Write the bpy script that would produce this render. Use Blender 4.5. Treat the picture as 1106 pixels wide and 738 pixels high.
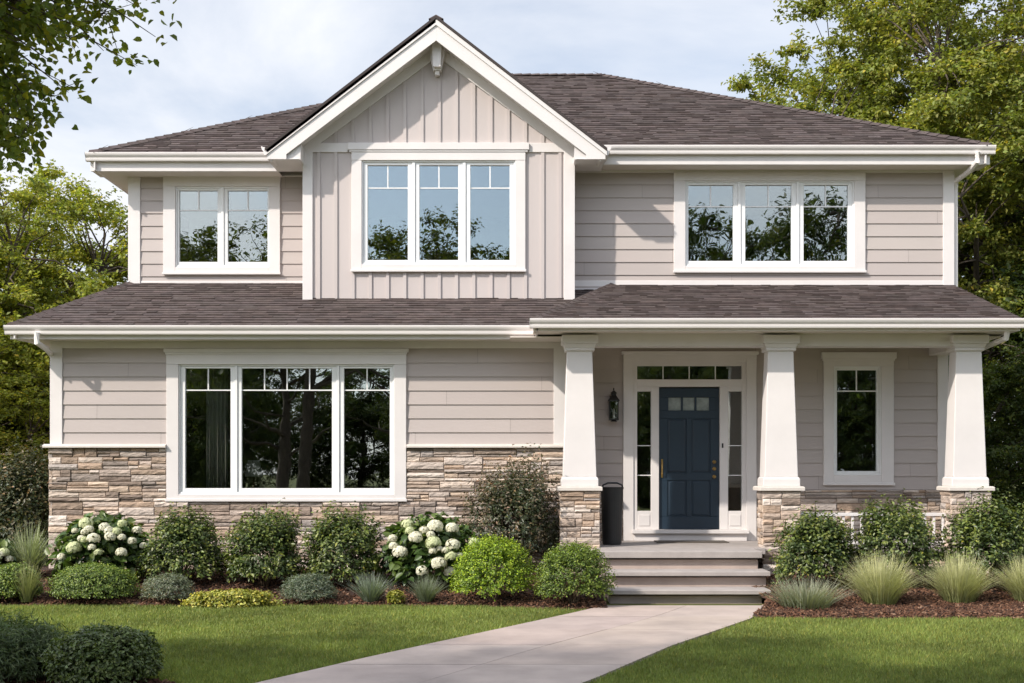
import bpy, math, random
import numpy as np
from mathutils import Vector, Matrix
R = math.radians
random.seed(7); rng = np.random.default_rng(11)
C = bpy.context.scene.collection
sc = bpy.context.scene
for o in list(bpy.data.objects): bpy.data.objects.remove(o)

# ------------------------------------------------------------------ camera, sky, sun, exposure
F = 1350.0; CH = 1.7                     # focal length in pixels of the 1106 px wide frame, eye height
cam = bpy.data.cameras.new('camera'); cam.sensor_width = 36; cam.lens = 36*F/1106
cam.shift_y = (505-369)/1106; cam.clip_end = 2000; cam.clip_start = .05
co = bpy.data.objects.new('camera', cam); C.objects.link(co)
co.location = (0, 0, CH); co.rotation_euler = (R(90), 0, 0); sc.camera = co

SUN_AZ, SUN_EL = 232.0, 37.0             # clockwise from +Y
w = bpy.data.worlds.new('World'); sc.world = w; w.use_nodes = True
nt = w.node_tree; nt.nodes.clear()
def N(nt, t, **k):
    n = nt.nodes.new(t)
    for a, b in k.items(): setattr(n, a, b)
    return n
sky = N(nt, 'ShaderNodeTexSky', sky_type='NISHITA', sun_disc=False)
sky.sun_elevation = R(SUN_EL); sky.sun_rotation = R(SUN_AZ); sky.air_density = 1.0; sky.dust_density = 1.0; sky.ozone_density = 1.5
tc = N(nt, 'ShaderNodeTexCoord'); mp = N(nt, 'ShaderNodeMapping'); mp.inputs['Scale'].default_value = (1.0, 1.0, 2.6); mp.inputs['Rotation'].default_value = (0, R(12), 0); mp.inputs['Location'].default_value = (.35, .2, .25)
no = N(nt, 'ShaderNodeTexNoise'); no.inputs['Scale'].default_value = 2.1; no.inputs['Detail'].default_value = 9; no.inputs['Roughness'].default_value = .55; no.inputs['Distortion'].default_value = .35
rp = N(nt, 'ShaderNodeValToRGB'); rp.color_ramp.elements[0].position = .40; rp.color_ramp.elements[0].color = (.34,)*3+(1,); rp.color_ramp.elements[1].position = .62; rp.color_ramp.elements[1].color = (.97,)*3+(1,)
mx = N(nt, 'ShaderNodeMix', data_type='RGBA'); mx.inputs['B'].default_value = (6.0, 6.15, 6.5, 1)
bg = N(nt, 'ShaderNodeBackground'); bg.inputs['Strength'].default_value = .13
ow = N(nt, 'ShaderNodeOutputWorld')
L = nt.links.new
L(tc.outputs['Generated'], mp.inputs['Vector']); L(mp.outputs[0], no.inputs['Vector']); L(no.outputs['Fac'], rp.inputs[0])
L(rp.outputs[0], mx.inputs['Factor']); L(sky.outputs[0], mx.inputs['A']); 
# sky and cloud boosted towards the sun, outside the frame: added fill under eaves
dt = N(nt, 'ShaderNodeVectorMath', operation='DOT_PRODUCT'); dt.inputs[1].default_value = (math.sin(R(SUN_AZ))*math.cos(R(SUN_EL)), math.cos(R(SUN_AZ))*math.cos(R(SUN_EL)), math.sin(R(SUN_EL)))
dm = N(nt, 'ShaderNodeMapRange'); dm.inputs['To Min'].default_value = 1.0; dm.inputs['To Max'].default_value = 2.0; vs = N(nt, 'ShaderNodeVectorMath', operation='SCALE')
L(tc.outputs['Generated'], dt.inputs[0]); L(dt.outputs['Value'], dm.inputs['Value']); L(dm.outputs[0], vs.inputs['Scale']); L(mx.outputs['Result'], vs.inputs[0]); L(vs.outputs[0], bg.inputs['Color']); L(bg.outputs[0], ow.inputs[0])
sd = bpy.data.lights.new('sun', 'SUN'); sd.energy = 3.8; sd.angle = R(1.1); sd.color = (1, .92, .83)
so = bpy.data.objects.new('sun', sd); C.objects.link(so)
tosun = Vector((math.sin(R(SUN_AZ))*math.cos(R(SUN_EL)), math.cos(R(SUN_AZ))*math.cos(R(SUN_EL)), math.sin(R(SUN_EL))))
so.rotation_euler = tosun.to_track_quat('Z', 'Y').to_euler(); so.location = (-20, -15, 30)
sc.view_settings.view_transform = 'Standard'; sc.view_settings.look = 'None'
sc.view_settings.exposure = 0.36; sc.view_settings.gamma = 1.0; sc.view_settings.use_curve_mapping = False
sc.render.engine = 'CYCLES'; sc.cycles.max_bounces = 7; sc.cycles.transparent_max_bounces = 12

def px(x, d): return (x-553)*d/F
def pz(y, d): return CH+(505-y)*d/F

# ------------------------------------------------------------------ materials
def mat(name, col, rough=.6, var=0., vscale=3., bump=0., bscale=40., attr=False, spec=.5, metal=0., bdist=.01, detail=4, coat=0, tint=None, stretch=(1,1,1)):
    m = bpy.data.materials.new(name); m.use_nodes = True; t = m.node_tree; p = t.nodes['Principled BSDF']; l = t.links.new
    p.inputs['Roughness'].default_value = rough; p.inputs['Metallic'].default_value = metal
    p.inputs['Specular IOR Level'].default_value = spec
    tc = N(t, 'ShaderNodeTexCoord'); mp = N(t, 'ShaderNodeMapping'); mp.inputs['Scale'].default_value = stretch; l(tc.outputs['Object'], mp.inputs['Vector'])
    cur = None
    rgb = N(t, 'ShaderNodeRGB'); rgb.outputs[0].default_value = (*col, 1); cur = rgb.outputs[0]
    if attr:
        a = N(t, 'ShaderNodeAttribute'); a.attribute_name = 'col'; mm = N(t, 'ShaderNodeMix', data_type='RGBA', blend_type='MULTIPLY'); mm.inputs['Factor'].default_value = 1
        l(cur, mm.inputs['A']); l(a.outputs['Color'], mm.inputs['B']); cur = mm.outputs['Result']
    if var > 0:
        n = N(t, 'ShaderNodeTexNoise'); n.inputs['Scale'].default_value = vscale; n.inputs['Detail'].default_value = 6; n.inputs['Roughness'].default_value = .6
        l(mp.outputs[0], n.inputs['Vector'])
        mr = N(t, 'ShaderNodeMapRange'); mr.inputs['From Min'].default_value = .25; mr.inputs['From Max'].default_value = .75; mr.inputs['To Min'].default_value = 1-var; mr.inputs['To Max'].default_value = 1+var
        l(n.outputs['Fac'], mr.inputs['Value'])
        if tint:
            mt = N(t, 'ShaderNodeMix', data_type='RGBA'); mt.inputs['B'].default_value = (*tint, 1); n2 = N(t, 'ShaderNodeTexNoise'); n2.inputs['Scale'].default_value = vscale*.43; n2.inputs['Detail'].default_value = 5
            l(mp.outputs[0], n2.inputs['Vector']); r2 = N(t, 'ShaderNodeMapRange'); r2.inputs['From Min'].default_value = .45; r2.inputs['From Max'].default_value = .7; r2.inputs['To Max'].default_value = .75
            l(n2.outputs['Fac'], r2.inputs['Value']); l(r2.outputs[0], mt.inputs['Factor']); l(cur, mt.inputs['A']); cur = mt.outputs['Result']
        vm = N(t, 'ShaderNodeVectorMath', operation='SCALE'); l(cur, vm.inputs[0]); l(mr.outputs[0], vm.inputs['Scale']); cur = vm.outputs[0]
    l(cur, p.inputs['Base Color'])
    if bump > 0:
        b = N(t, 'ShaderNodeTexNoise'); b.inputs['Scale'].default_value = bscale; b.inputs['Detail'].default_value = detail; l(mp.outputs[0], b.inputs['Vector'])
        bn = N(t, 'ShaderNodeBump'); bn.inputs['Strength'].default_value = bump; bn.inputs['Distance'].default_value = bdist
        l(b.outputs['Fac'], bn.inputs['Height']); l(bn.outputs[0], p.inputs['Normal'])
    if coat: p.inputs['Coat Weight'].default_value = coat
    return m
def leafmat(name, trans=.3, rough=.5, tmul=(1.5, 1.5, .6), spec=.35):
    m = bpy.data.materials.new(name); m.use_nodes = True; t = m.node_tree; p = t.nodes['Principled BSDF']; l = t.links.new
    a = N(t, 'ShaderNodeAttribute'); a.attribute_name = 'col'; l(a.outputs['Color'], p.inputs['Base Color'])
    p.inputs['Roughness'].default_value = rough; p.inputs['Specular IOR Level'].default_value = spec
    tr = N(t, 'ShaderNodeBsdfTranslucent'); vm = N(t, 'ShaderNodeVectorMath', operation='MULTIPLY'); vm.inputs[1].default_value = tmul
    l(a.outputs['Color'], vm.inputs[0]); l(vm.outputs[0], tr.inputs['Color'])
    mi = N(t, 'ShaderNodeMixShader'); mi.inputs[0].default_value = trans
    l(p.outputs[0], mi.inputs[1]); l(tr.outputs[0], mi.inputs[2]); l(mi.outputs[0], t.nodes['Material Output'].inputs['Surface'])
    return m
M = {}
M['siding'] = mat('siding_paint', (.450, .396, .370), .62, var=.05, vscale=1.3, bump=.25, bscale=55, attr=True, bdist=.003, stretch=(.25, 1, 1.6))
M['batten'] = mat('batten_paint', (.51, .455, .435), .62, var=.05, vscale=1.4, bump=.2, bscale=50, attr=True, bdist=.003, stretch=(1, 1, .25))
M['trim'] = mat('white_trim', (.69, .655, .635), .45, var=.055, vscale=1.9, bump=.08, bscale=45, bdist=.002)
M['vinyl'] = mat('window_white', (.82, .82, .81), .3, var=.015)
M['metal'] = mat('gutter_white', (.74, .70, .675), .35, var=.04, vscale=1.1)
M['soffit'] = mat('soffit_paint', (.70, .64, .585), .6, var=.03)
M['shingle'] = mat('asphalt_shingle', (.090, .070, .065), .9, var=.32, vscale=9, bump=.9, bscale=160, attr=True, bdist=.006, spec=.25)
M['deck'] = mat('roof_underlay', (.05, .04, .038), .95, var=.1)
M['stone'] = mat('ledge_stone', (1, 1, 1), .88, var=.33, vscale=9, bump=1., bscale=26, attr=True, bdist=.022, detail=8, spec=.2, stretch=(.6, 1, 1.5))
M['mortar'] = mat('stone_backing', (.16, .135, .115), .95, var=.2, vscale=12)
M['cap'] = mat('cap_stone', (.60, .55, .50), .8, var=.09, vscale=7, bump=.4, bscale=60, bdist=.004)
M['concrete'] = mat('concrete', (.44, .355, .31), .85, var=.2, vscale=1.6, bump=.5, bscale=110, bdist=.004, tint=(.30, .25, .225), attr=True)
M['step'] = mat('step_stone', (.34, .305, .285), .8, var=.16, vscale=3.5, bump=.4, bscale=70, bdist=.004, tint=(.33, .30, .28))
M['navy'] = mat('navy_door_paint', (.013, .029, .048), .42, var=.12, vscale=2, bump=.06, bscale=30, bdist=.002)
M['brass'] = mat('brass', (.62, .42, .17), .3, metal=1, var=.1)
M['black'] = mat('black_iron', (.015, .014, .013), .45, var=.2, vscale=20, bump=.2, bscale=80, bdist=.001)
M['bin'] = mat('black_plastic', (.018, .018, .019), .42, var=.2, vscale=6)
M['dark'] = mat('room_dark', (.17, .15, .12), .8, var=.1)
M['curtain'] = mat('curtain_cloth', (.62, .60, .56), .9, var=.08)
M['lamp'] = mat('lamp_shade_cloth', (.8, .78, .72), .8, var=.03)
M['wood'] = mat('brown_wood', (.22, .10, .05), .5, var=.2, vscale=10)
M['bark'] = mat('bark', (.085, .066, .050), .95, var=.35, vscale=9, bump=1, bscale=22, bdist=.03, stretch=(1, 1, .3))
M['stem'] = mat('shrub_stem', (.10, .07, .045), .9, var=.25, vscale=20)
M['mulch'] = mat('mulch_soil', (.055, .029, .019), .97, var=.5, vscale=26, bump=1, bscale=60, bdist=.03)
M['chip'] = mat('bark_chip', (1, 1, 1), .93, var=.25, vscale=40, attr=True, spec=.2)
M['lawn'] = mat('lawn_ground', (.12, .13, .03), .95, var=.3, vscale=1.2, bump=1, bscale=90, bdist=.03)
M['leaf'] = leafmat('leaf', .38)
M['shrubleaf'] = leafmat('shrub_leaf', .2, .42, (1.3, 1.4, .6), .5)
M['blade'] = leafmat('grass_blade', .3, .55, (1.2, 1.3, .6), .3)
M['petal'] = leafmat('petal', .25, .7, (1, 1, .9), .2)
def glassmat():
    m = bpy.data.materials.new('window_glass'); m.use_nodes = True; t = m.node_tree; t.nodes.clear(); l = t.links.new
    o = N(t, 'ShaderNodeOutputMaterial'); g = N(t, 'ShaderNodeBsdfGlossy'); g.inputs['Roughness'].default_value = .004; g.inputs['Color'].default_value = (.86, .92, .93, 1)
    tr = N(t, 'ShaderNodeBsdfTransparent'); tr.inputs['Color'].default_value = (.80, .82, .79, 1)
    mi = N(t, 'ShaderNodeMixShader'); fr = N(t, 'ShaderNodeFresnel'); fr.inputs['IOR'].default_value = 1.5
    mr = N(t, 'ShaderNodeMapRange'); mr.inputs['From Min'].default_value = .04; mr.inputs['From Max'].default_value = 1; mr.inputs['To Min'].default_value = .235; mr.inputs['To Max'].default_value = 1
    n = N(t, 'ShaderNodeTexNoise'); n.inputs['Scale'].default_value = 1.7; tc = N(t, 'ShaderNodeTexCoord'); b = N(t, 'ShaderNodeBump'); b.inputs['Strength'].default_value = .12; b.inputs['Distance'].default_value = .012
    l(tc.outputs['Object'], n.inputs['Vector']); l(n.outputs['Fac'], b.inputs['Height']); l(b.outputs[0], g.inputs['Normal'])
    l(fr.outputs[0], mr.inputs['Value']); l(mr.outputs[0], mi.inputs[0]); l(tr.outputs[0], mi.inputs[1]); l(g.outputs[0], mi.inputs[2]); l(mi.outputs[0], o.inputs[0])
    return m
M['glass'] = glassmat()

# ------------------------------------------------------------------ mesh helpers
WORG = {}
def finish(o, parent, origin):
    C.objects.link(o); WORG[o.name] = Vector(origin)
    if parent is not None:
        o.parent = parent; o.location = Vector(origin)-WORG[parent.name]
    else: o.location = origin
    return o
def tag(o, label=None, cat=None, group=None, kind=None):
    if label: o['label'] = label
    if cat: o['category'] = cat
    if group: o['group'] = group
    if kind: o['kind'] = kind
    return o
def empty(name, loc, label=None, cat=None, group=None):
    o = bpy.data.objects.new(name, None); o.empty_display_size = .3
    finish(o, None, loc); return tag(o, label, cat, group)
def npmesh(name, V, Fc, mats, parent=None, origin=None, cols=None, smooth=False):
    """V (n,3), Fc (m,k) equal-size faces, cols (n,3) per vertex"""
    if origin is None: origin = WORG[parent.name] if parent is not None else (0, 0, 0)
    V = np.asarray(V, np.float32)-np.array(origin, np.float32); Fc = np.asarray(Fc, np.int32); k = Fc.shape[1]
    me = bpy.data.meshes.new(name); me.vertices.add(len(V)); me.vertices.foreach_set('co', V.ravel())
    me.loops.add(Fc.size); me.loops.foreach_set('vertex_index', Fc.ravel()); me.polygons.add(len(Fc))
    me.polygons.foreach_set('loop_start', np.arange(0, Fc.size, k, dtype=np.int32))
    me.update(calc_edges=True); me.validate()
    if smooth: me.polygons.foreach_set('use_smooth', np.ones(len(me.polygons), bool))
    if cols is not None:
        a = me.color_attributes.new('col', 'FLOAT_COLOR', 'POINT'); a.data.foreach_set('color', np.concatenate([cols, np.ones((len(cols), 1))], 1).astype(np.float32).ravel())
    me.materials.append(mats); o = bpy.data.objects.new(name, me)
    return finish(o, parent, origin)
class MB:
    def __init__(s): s.v = []; s.f = []; s.m = []; s.c = []; s.col = (1, 1, 1); s.mi = 0
    def poly(s, pts):
        b = len(s.v); s.v += [tuple(p) for p in pts]; s.c += [s.col]*len(pts); s.f.append(tuple(range(b, b+len(pts)))); s.m.append(s.mi)
    def mesh(s, pts, faces):
        b = len(s.v); s.v += [tuple(p) for p in pts]; s.c += [s.col]*len(pts)
        for f in faces: s.f.append(tuple(b+i for i in f)); s.m.append(s.mi)
    def box(s, x0, x1, y0, y1, z0, z1):
        if x1 < x0: x0, x1 = x1, x0
        if y1 < y0: y0, y1 = y1, y0
        if z1 < z0: z0, z1 = z1, z0
        p = [(x0, y0, z0), (x1, y0, z0), (x1, y1, z0), (x0, y1, z0), (x0, y0, z1), (x1, y0, z1), (x1, y1, z1), (x0, y1, z1)]
        s.mesh(p, [(0, 3, 2, 1), (4, 5, 6, 7), (0, 1, 5, 4), (1, 2, 6, 5), (2, 3, 7, 6), (3, 0, 4, 7)])
    def frust(s, cx, cy, w0, w1, z0, z1, d0=None, d1=None):
        d0 = w0 if d0 is None else d0; d1 = w1 if d1 is None else d1
        p = [(cx+a*w/2, cy+b*d/2, z) for (w, d, z) in ((w0, d0, z0), (w1, d1, z1)) for a, b in ((-1, -1), (1, -1), (1, 1), (-1, 1))]
        s.mesh(p, [(0, 3, 2, 1), (4, 5, 6, 7), (0, 1, 5, 4), (1, 2, 6, 5), (2, 3, 7, 6), (3, 0, 4, 7)])
    def prism(s, outline, a, b, axis='y'):
        """outline of 2D points extruded from a to b along axis: y -> (x,z) outline, x -> (y,z), z -> (x,y)"""
        g = {'y': lambda p, t: (p[0], t, p[1]), 'x': lambda p, t: (t, p[0], p[1]), 'z': lambda p, t: (p[0], p[1], t)}[axis]
        n = len(outline); s.mesh([g(p, a) for p in outline]+[g(p, b) for p in outline], [tuple(range(n)), tuple(range(2*n-1, n-1, -1))]+[(i, (i+1) % n, n+(i+1) % n, n+i) for i in range(n)])
    def tube(s, pts, rad, n=8, cap=True):
        pts = [Vector(p) for p in pts]; rad = rad if hasattr(rad, '__len__') else [rad]*len(pts)
        rings = []; ref = Vector((0, 0, 1))
        for i, p in enumerate(pts):
            t = (pts[min(i+1, len(pts)-1)]-pts[max(i-1, 0)])
            if t.length < 1e-9: t = Vector((0, 0, 1))
            t.normalize(); u = t.cross(ref)
            if u.length < .15: u = t.cross(Vector((1, 0, 0)))
            u.normalize(); vv = t.cross(u)
            rings.append([p+(u*math.cos(a)+vv*math.sin(a))*rad[i] for a in [2*math.pi*k/n for k in range(n)]])
        b = [q for r in rings for q in r]; f = []
        for i in range(len(pts)-1):
            for k in range(n): f.append((i*n+k, i*n+(k+1) % n, (i+1)*n+(k+1) % n, (i+1)*n+k))
        if cap: f.append(tuple(range(n-1, -1, -1))); f.append(tuple((len(pts)-1)*n+k for k in range(n)))
        s.mesh(b, f)
    def lathe(s, cx, cy, prof, n=20):
        b = []; f = []
        for r, z in prof: b += [(cx+r*math.cos(2*math.pi*k/n), cy+r*math.sin(2*math.pi*k/n), z) for k in range(n)]
        for i in range(len(prof)-1):
            for k in range(n): f.append((i*n+k, i*n+(k+1) % n, (i+1)*n+(k+1) % n, (i+1)*n+k))
        f.append(tuple(range(n-1, -1, -1))); f.append(tuple((len(prof)-1)*n+k for k in range(n)))
        s.mesh(b, f)
    def build(s, name, mats, parent=None, origin=None, bevel=0, smooth=False, seg=1):
        if origin is None: origin = WORG[parent.name] if parent is not None else (0, 0, 0)
        og = Vector(origin); me = bpy.data.meshes.new(name)
        me.from_pydata([Vector(v)-og for v in s.v], [], s.f)
        for m in (mats if isinstance(mats, (list, tuple)) else [mats]): me.materials.append(m)
        me.polygons.foreach_set('material_index', s.m)
        a = me.color_attributes.new('col', 'FLOAT_COLOR', 'POINT'); a.data.foreach_set('color', np.array([(*c, 1) for c in s.c], np.float32).ravel())
        if smooth: me.polygons.foreach_set('use_smooth', [True]*len(s.f))
        me.update(); o = bpy.data.objects.new(name, me); finish(o, parent, origin)
        if bevel:
            bm = o.modifiers.new('bevel', 'BEVEL'); bm.width = bevel; bm.segments = seg; bm.limit_method = 'ANGLE'; bm.angle_limit = R(50)
        return o
def cjit(base=1., v=.05, hue=.01):
    k = base*(1+random.uniform(-v, v)); return tuple(k*(1+random.uniform(-hue, hue)) for _ in range(3))
def subtract(intervals, a, b):
    out = []
    for u, v in intervals:
        if b <= u or a >= v: out.append((u, v)); continue
        if a > u: out.append((u, a))
        if b < v: out.append((b, v))
    return out
def lap(mb, T, u0, u1, z0, z1, ztop_ref, openings=(), e=.2):
    """lap siding boards: T(u, n, z) -> point, n outwards; courses counted down from ztop_ref; opening (ua, ub, za, zb)"""
    k = math.floor((z0-ztop_ref)/e)
    while True:
        a = ztop_ref+k*e; b = a+e; k += 1
        if a >= z1: break
        col = cjit(1, .03, .006)
        cuts = sorted({max(a, z0), min(b, z1)} | {z for o in openings for z in o[2:4] if max(a, z0) < z < min(b, z1)})
        for za, zb in zip(cuts[:-1], cuts[1:]):
            iv = [(u0, u1)]
            for o in openings:
                if o[2] < zb-1e-6 and o[3] > za+1e-6: iv = subtract(iv, o[0], o[1])
            n = lambda z: .020-.016*(z-a)/e
            jx = u0-1.2+(k*1.37) % 3.66; joints = [jx+3.66*q for q in range(5)]
            pcs = []
            for s_, t_ in iv:
                cutx = [s_]+[q for q in joints if s_+.15 < q < t_-.15]+[t_]
                pcs += [(p_+(.0015 if p_ != s_ else 0), q_-(.0015 if q_ != t_ else 0), i_) for i_, (p_, q_) in enumerate(zip(cutx[:-1], cutx[1:]))]
            for s_, t_, i_ in pcs:
                mb.col = tuple(c_*(1-.03*(i_ % 2)) for c_ in col)
                mb.poly([T(s_, n(za), za), T(t_, n(za), za), T(t_, n(zb), zb), T(s_, n(zb), zb)])
                if abs(za-a) < 1e-6: mb.poly([T(s_, 0, za), T(t_, 0, za), T(t_, n(za), za), T(s_, n(za), za)])
STONES = [(.46, .36, .285), (.36, .285, .23), (.54, .45, .375), (.27, .21, .17), (.33, .25, .19), (.47, .385, .325), (.55, .43, .33), (.30, .25, .215), (.62, .54, .47), (.42, .31, .23), (.40, .35, .315), (.56, .475, .41), (.52, .44, .38)]
def stones(mb, T, u0, u1, z0, z1, openings=(), su=1., lo=.02, hi=.055):
    z = z1
    marks = sorted({z0} | {q for o in openings for q in o[2:4] if z0 < q < z1}, reverse=True)
    while z > z0+.01:
        nxt = max([m for m in marks if m < z-1e-5] or [z0]); h = random.uniform(.12, .20)
        if z-nxt < h*1.45: h = z-nxt
        za, zb = z-h, z; z = za
        iv = [(u0, u1)]
        for o in openings:
            if o[2] < zb-1e-6 and o[3] > za+1e-6: iv = subtract(iv, o[0], o[1])
        for s_, t_ in iv:
            u = s_
            while u < t_-1e-4:
                wd = random.uniform(.24, .62)*su
                if t_-u < wd*1.4: wd = t_-u
                r = random.random()
                if r < .10 and h < .15: rows = [(za, zb)]
                elif r < .62: c = za+h*random.uniform(.34, .66); rows = [(za, c), (c, zb)]
                else: c1 = za+h*random.uniform(.25, .4); c2 = za+h*random.uniform(.6, .75); rows = [(za, c1), (c1, c2), (c2, zb)]
                for (ra, rb) in rows:
                    segs = [(u, u+wd)]
                    if random.random() < .42 and wd > .26: m_ = u+wd*random.uniform(.3, .7); segs = [(u, m_), (m_, u+wd)]
                    for a, b in segs:
                        g = .0022; p = random.uniform(lo, hi); bv = min(.009, (rb-ra)*.2)
                        base = random.choice(STONES); k = random.uniform(.82, 1.15); mb.col = tuple(q*k for q in base)
                        a2, b2, c2_, d2 = a+g, b-g, ra+g, rb-g
                        j = lambda: random.uniform(-.004, .004)
                        zm = (c2_+d2)/2; nu = max(1, int((b2-a2)/.08))
                        # front with a ragged row of points so each stone has a split face
                        ring0 = [T(a2, 0, c2_), T(b2, 0, c2_), T(b2, 0, d2), T(a2, 0, d2)]
                        ring1 = [T(a2, p-bv, c2_), T(b2, p-bv, c2_), T(b2, p-bv, d2), T(a2, p-bv, d2)]
                        mb.mesh(ring0+ring1, [(0, 1, 5, 4), (1, 2, 6, 5), (2, 3, 7, 6), (3, 0, 4, 7)])
                        us = [a2+bv+(b2-a2-2*bv)*i/nu for i in range(nu+1)]
                        us2 = [a2+(b2-a2)*i/nu for i in range(nu+1)]
                        P = [T(q, p-bv, c2_) for q in us2]+[T(q+j()*.5, p-.002+j(), c2_+bv) for q in us]+[T(q, p+.004+random.uniform(-.005, .006), zm+j()*1.5) for q in us]+[T(q+j()*.5, p-.002+j(), d2-bv) for q in us]+[T(q, p-bv, d2) for q in us2]
                        n1 = nu+1; fs = [(r_*n1+i, r_*n1+i+1, (r_+1)*n1+i+1, (r_+1)*n1+i) for r_ in range(4) for i in range(nu)]
                        fs += [(4*n1, 3*n1, 2*n1, n1, 0), (nu, n1+nu, 2*n1+nu, 3*n1+nu, 4*n1+nu)]
                        mb.mesh(P, fs)
                u += wd
def clip(poly, a, b, c):
    """keep the part of a 2D polygon with a*u+b*v+c >= 0"""
    out = []
    for i in range(len(poly)):
        p, q = poly[i], poly[(i+1) % len(poly)]; dp = a*p[0]+b*p[1]+c; dq = a*q[0]+b*q[1]+c
        if dp >= 0: out.append(p)
        if dp*dq < 0: t = dp/(dp-dq); out.append((p[0]+(q[0]-p[0])*t, p[1]+(q[1]-p[1])*t))
    return out
def roof_plane(mb, pts, thick=.05, cour=.135):
    """pts: planar 3D polygon, first edge = eave (lowest, left to right seen from outside). Shingle tabs on a slab."""
    P = [Vector(p) for p in pts]; u = (P[1]-P[0]).normalized(); nrm = None
    for i in range(2, len(P)):
        q = (P[1]-P[0]).cross(P[i]-P[0])
        if q.length > 1e-4: nrm = q.normalized(); break
    if nrm.z < 0: nrm = -nrm
    v = nrm.cross(u);
    if v.z < 0: v = -v
    pol = [((p-P[0]).dot(u), (p-P[0]).dot(v)) for p in P]
    ar = sum(pol[i][0]*pol[(i+1) % len(pol)][1]-pol[(i+1) % len(pol)][0]*pol[i][1] for i in range(len(pol)))
    if ar < 0: pol = pol[::-1]
    W = lambda a, b, h: P[0]+u*a+v*b+nrm*h
    lines = []
    for i in range(len(pol)):
        (x0, y0), (x1, y1) = pol[i], pol[(i+1) % len(pol)]; dx, dy = x1-x0, y1-y0
        if math.hypot(dx, dy) > 1e-6: lines.append((-dy, dx, dy*x0-dx*y0))
    mb.mi = 1; mb.col = (1, 1, 1); n = len(pol)
    mb.mesh([W(a, b, 0) for a, b in pol]+[W(a, b, -thick) for a, b in pol], [tuple(range(n)), tuple(range(2*n-1, n-1, -1))]+[(i, (i+1) % n, n+(i+1) % n, n+i) for i in range(n)])
    mb.mi = 0; umin = min(p[0] for p in pol); umax = max(p[0] for p in pol); vmax = max(p[1] for p in pol); r = 0
    while r*cour < vmax:
        a = umin-random.uniform(0, .3); v0 = r*cour; r += 1
        while a < umax:
            b = a+random.uniform(.09, .30); h = .010+random.choice((0, 0, .006, .011))+random.uniform(0, .002)
            q = [(a, v0), (b, v0), (b, v0+cour), (a, v0+cour)]
            for ln in lines:
                if q: q = clip(q, *ln)
            if len(q) >= 3:
                k = random.uniform(.87, 1.12) if random.random() < .88 else random.uniform(.74, 1.25)
                mb.col = (k*random.uniform(.97, 1.03), k, k*random.uniform(.97, 1.03))
                hh = lambda t: .003+h*(1-(t-v0)/cour)
                mb.poly([W(x, y, hh(y)) for x, y in q])
                lo = [p for p in q if abs(p[1]-v0) < 1e-5]
                if len(lo) >= 2:
                    xa = min(p[0] for p in lo); xb = max(p[0] for p in lo); hv = hh(v0); mb.poly([W(xa, v0, 0), W(xb, v0, 0), W(xb, v0, hv), W(xa, v0, hv)])
                if h > .016:
                    for x in (q[0][0],) : mb.poly([W(a, v0, 0), W(a, v0, hh(v0)), W(a, v0+cour, hh(v0+cour)), W(a, v0+cour, 0)]) if abs(min(p[0] for p in q)-a) < 1e-6 else None
            a = b
def caps(mb, p0, p1, wid=.11, drop=.06, e=.17):
    p0, p1 = Vector(p0), Vector(p1); t = (p1-p0); Ln = t.length; t.normalize(); s_ = t.cross(Vector((0, 0, 1))).normalized(); up = s_.cross(t).normalized()
    k = 0
    while k*e < Ln:
        a = p0+t*(k*e); b = p0+t*min(Ln, k*e+e+.02); k += 1; mb.mi = 0; mb.col = cjit(.95, .2, .02)
        h0, h1 = .030, .016
        A = [a+up*h0, a-s_*wid+up*(h0-drop), a+s_*wid+up*(h0-drop)]; B = [b+up*h1, b-s_*wid+up*(h1-drop), b+s_*wid+up*(h1-drop)]
        mb.mesh(A+B, [(0, 1, 4, 3), (0, 3, 5, 2), (0, 2, 1)])

# ------------------------------------------------------------------ ground, path, beds
def bed_front_left(x): return 15.25 if x < -.5 else 15.25-.45*min(1, (x+.5)/1.2)
def bed_z(x, y):
    f = 13.95 if x > 1.9 else bed_front_left(x)
    t = max(0, min(1, (y-f)/(17.4-f))); t0 = max(0, min(1, (y-f)/.12))
    return .05*t0+.20*t*t*(3-2*t)
def path_l(y): return float(np.interp(y, [3, 9.9, 11, 12.5, 14.4, 15.2], [-5.6, -1.87, -1.27, -.39, .72, 1.16]))
def path_r(y): return float(np.interp(y, [3, 9.9, 11.7, 13.8, 14.6, 15.2], [-3.0, .65, 1.48, 2.62, 2.93, 3.12]))
g = MB(); g.poly([(-400, -300, 0), (400, -300, 0), (400, 500, 0), (-400, 500, 0)]); tag(g.build('ground', M['lawn']), kind='structure')
pth = MB()
ys = [3.0, 4.3, 5.6, 6.9, 8.2, 9.4, 10.6, 11.75, 12.9, 14.0, 15.13]
for a, b in zip(ys[:-1], ys[1:]):
    g_ = .010; nn = 6; top = []
    yy = [a+g_+(b-a-2*g_)*i/nn for i in range(nn+1)]
    Lp = [(path_l(y), y) for y in yy]; Rp = [(path_r(y), y) for y in yy]
    mid = [((path_l(y)+path_r(y))/2, y) for y in yy]
    out1 = Lp+[(m[0]-.010, m[1]) for m in mid[::-1]]; out2 = [(m[0]+.010, m[1]) for m in mid]+Rp[::-1]
    pth.col = cjit(.96, .10, .02); pth.prism(out1, -.08, .030+random.uniform(0, .002), 'z'); pth.col = cjit(.96, .10, .02); pth.prism(out2, -.08, .030+random.uniform(0, .002), 'z')
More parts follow.
